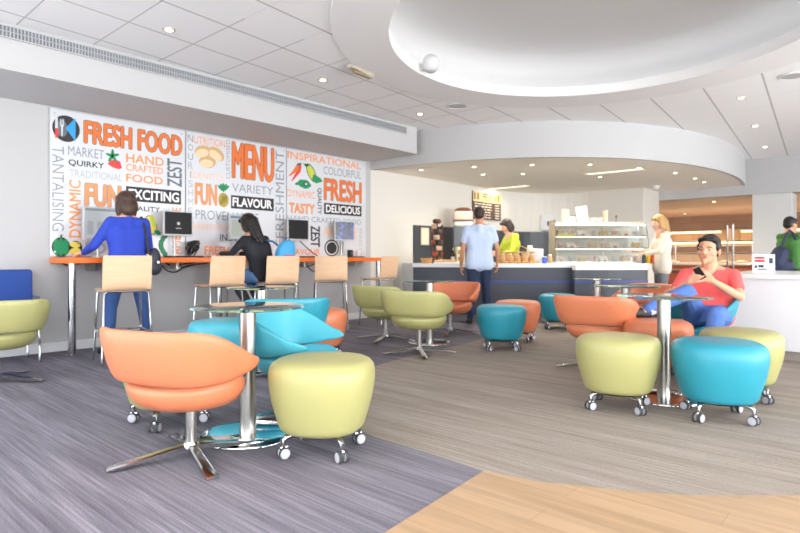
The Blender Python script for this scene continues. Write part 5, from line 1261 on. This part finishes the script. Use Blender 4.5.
MB().box(-.03, .03, -.006, .006, -.055, .055, .004).xf(Matrix.Translation((.035, .265, .865)) @ Matrix.Rotation(-.35, 4, 'X') @ Matrix.Rotation(.5, 4, 'Y')).build('case', BLACK, t, True)
MB().box(-.026, .026, -.0075, -.0062, -.047, .047).xf(Matrix.Translation((.035, .265, .865)) @ Matrix.Rotation(-.35, 4, 'X') @ Matrix.Rotation(.5, 4, 'Y')).build('screen', SBK, t)

# ================================================================== LIGHT AND CAMERA
w = bpy.data.worlds.new('world'); SC.world = w; w.use_nodes = True
nt = w.node_tree; bg = nt.nodes['Background']
tc = nd(nt, 'ShaderNodeTexCoord'); sp = nd(nt, 'ShaderNodeSeparateXYZ'); nt.links.new(tc.outputs['Generated'], sp.inputs[0])
cr = nd(nt, 'ShaderNodeValToRGB'); e = cr.color_ramp.elements; e[0].position = .0; e[0].color = (.92, .96, 1.0, 1); e[1].position = 1; e[1].color = (.80, .90, 1.0, 1); k = e.new(.5); k.color = (.92, .96, 1.0, 1)
nt.links.new(mth(nt, 'ADD', mth(nt, 'MULTIPLY', sp.outputs['Z'], .5), .5), cr.inputs['Fac']); nt.links.new(cr.outputs['Color'], bg.inputs['Color'])
# bright hazy sky above, sunlit pale paving outside the windows below the horizon
mr = nd(nt, 'ShaderNodeMapRange'); mr.inputs['From Min'].default_value = -.06; mr.inputs['From Max'].default_value = .06; mr.inputs['To Min'].default_value = 5.5; mr.inputs['To Max'].default_value = 8.0
nt.links.new(sp.outputs['Z'], mr.inputs['Value']); nt.links.new(mr.outputs[0], bg.inputs['Strength'])
def area(name, loc, rot_, sx, sy, power, col=(1, 1, 1)):
    l = bpy.data.lights.new(name, 'AREA'); l.shape = 'RECTANGLE'; l.size = sx; l.size_y = sy; l.energy = power; l.color = col
    o = bpy.data.objects.new(name, l); COL.objects.link(o); o.location = loc; o.rotation_euler = rot_; return o
# added sun through the unseen windows, bounced off the pale floor onto the ceiling
sl = bpy.data.lights.new('sun', 'SUN'); sl.energy = 60; sl.angle = math.radians(2); sl.color = (1, .99, .98)
so = bpy.data.objects.new('sun', sl); COL.objects.link(so)
so.rotation_euler = Vector((-.85, .75, -1.0)).to_track_quat('-Z', 'Y').to_euler()
# added level fill from the unseen right side, brightening the wall under the bar
wl = area('wall_fill_light', (6.42, 4.5, 1.25), (0, math.radians(90), 0), 2.3, 15.5, 540, (.97, .98, 1)); wl.data.spread = math.radians(110)
def spot(name, loc, power, col, size=150, blend=.9, rad=.06):
    l = bpy.data.lights.new(name, 'SPOT'); l.energy = power; l.color = col; l.spot_size = math.radians(size); l.spot_blend = blend; l.shadow_soft_size = rad
    o = bpy.data.objects.new(name, l); COL.objects.link(o); o.location = loc; return o
for x, y in LLP: area('panel_light', (x, y, 2.45), (0, 0, 0), .96, .14, 28, (1, .93, .8))
for i, (x, y) in enumerate(SVP): spot('servery_downlight', (x, y, 2.44), 8 if i == 0 else 100, (1, .90, .74))
for u, v in ((650, 212.5), (685, 213.5), (714, 201.5)):
    x, y = F(u, v, 2.3); spot('corridor_downlight', (x, y, 2.27), 330, (1, .86, .68))
for x in (-6, -3.5, -1, 1.5): spot('corridor_downlight', (x, 17.6, 2.27), 640, (1, .86, .68), 165)
cam = bpy.data.cameras.new('camera'); co = bpy.data.objects.new('camera', cam); COL.objects.link(co)
co.location = (0, 0, 1.0); co.rotation_euler = (PI / 2, 0, math.radians(42.0)); cam.sensor_fit = 'HORIZONTAL'; cam.sensor_width = 36; cam.lens = FPX / 800 * 36; cam.shift_y = (HZ - 266.5) / 800; cam.dof.use_dof = True; cam.dof.focus_distance = 3.1; cam.dof.aperture_fstop = 2.8; cam.clip_start = .05; cam.clip_end = 200
SC.camera = co
SC.view_settings.view_transform = 'Standard'; SC.view_settings.look = 'None'; SC.view_settings.gamma = 1; SC.view_settings.use_curve_mapping = False; SC.view_settings.exposure = -0.66
SC.cycles.use_denoising = True
try: SC.cycles.denoiser = 'OPENIMAGEDENOISE'
except Exception: pass
SC.cycles.max_bounces = 10; SC.cycles.diffuse_bounces = 6; SC.cycles.sample_clamp_indirect = 6; SC.cycles.caustics_reflective = False; SC.cycles.caustics_refractive = False
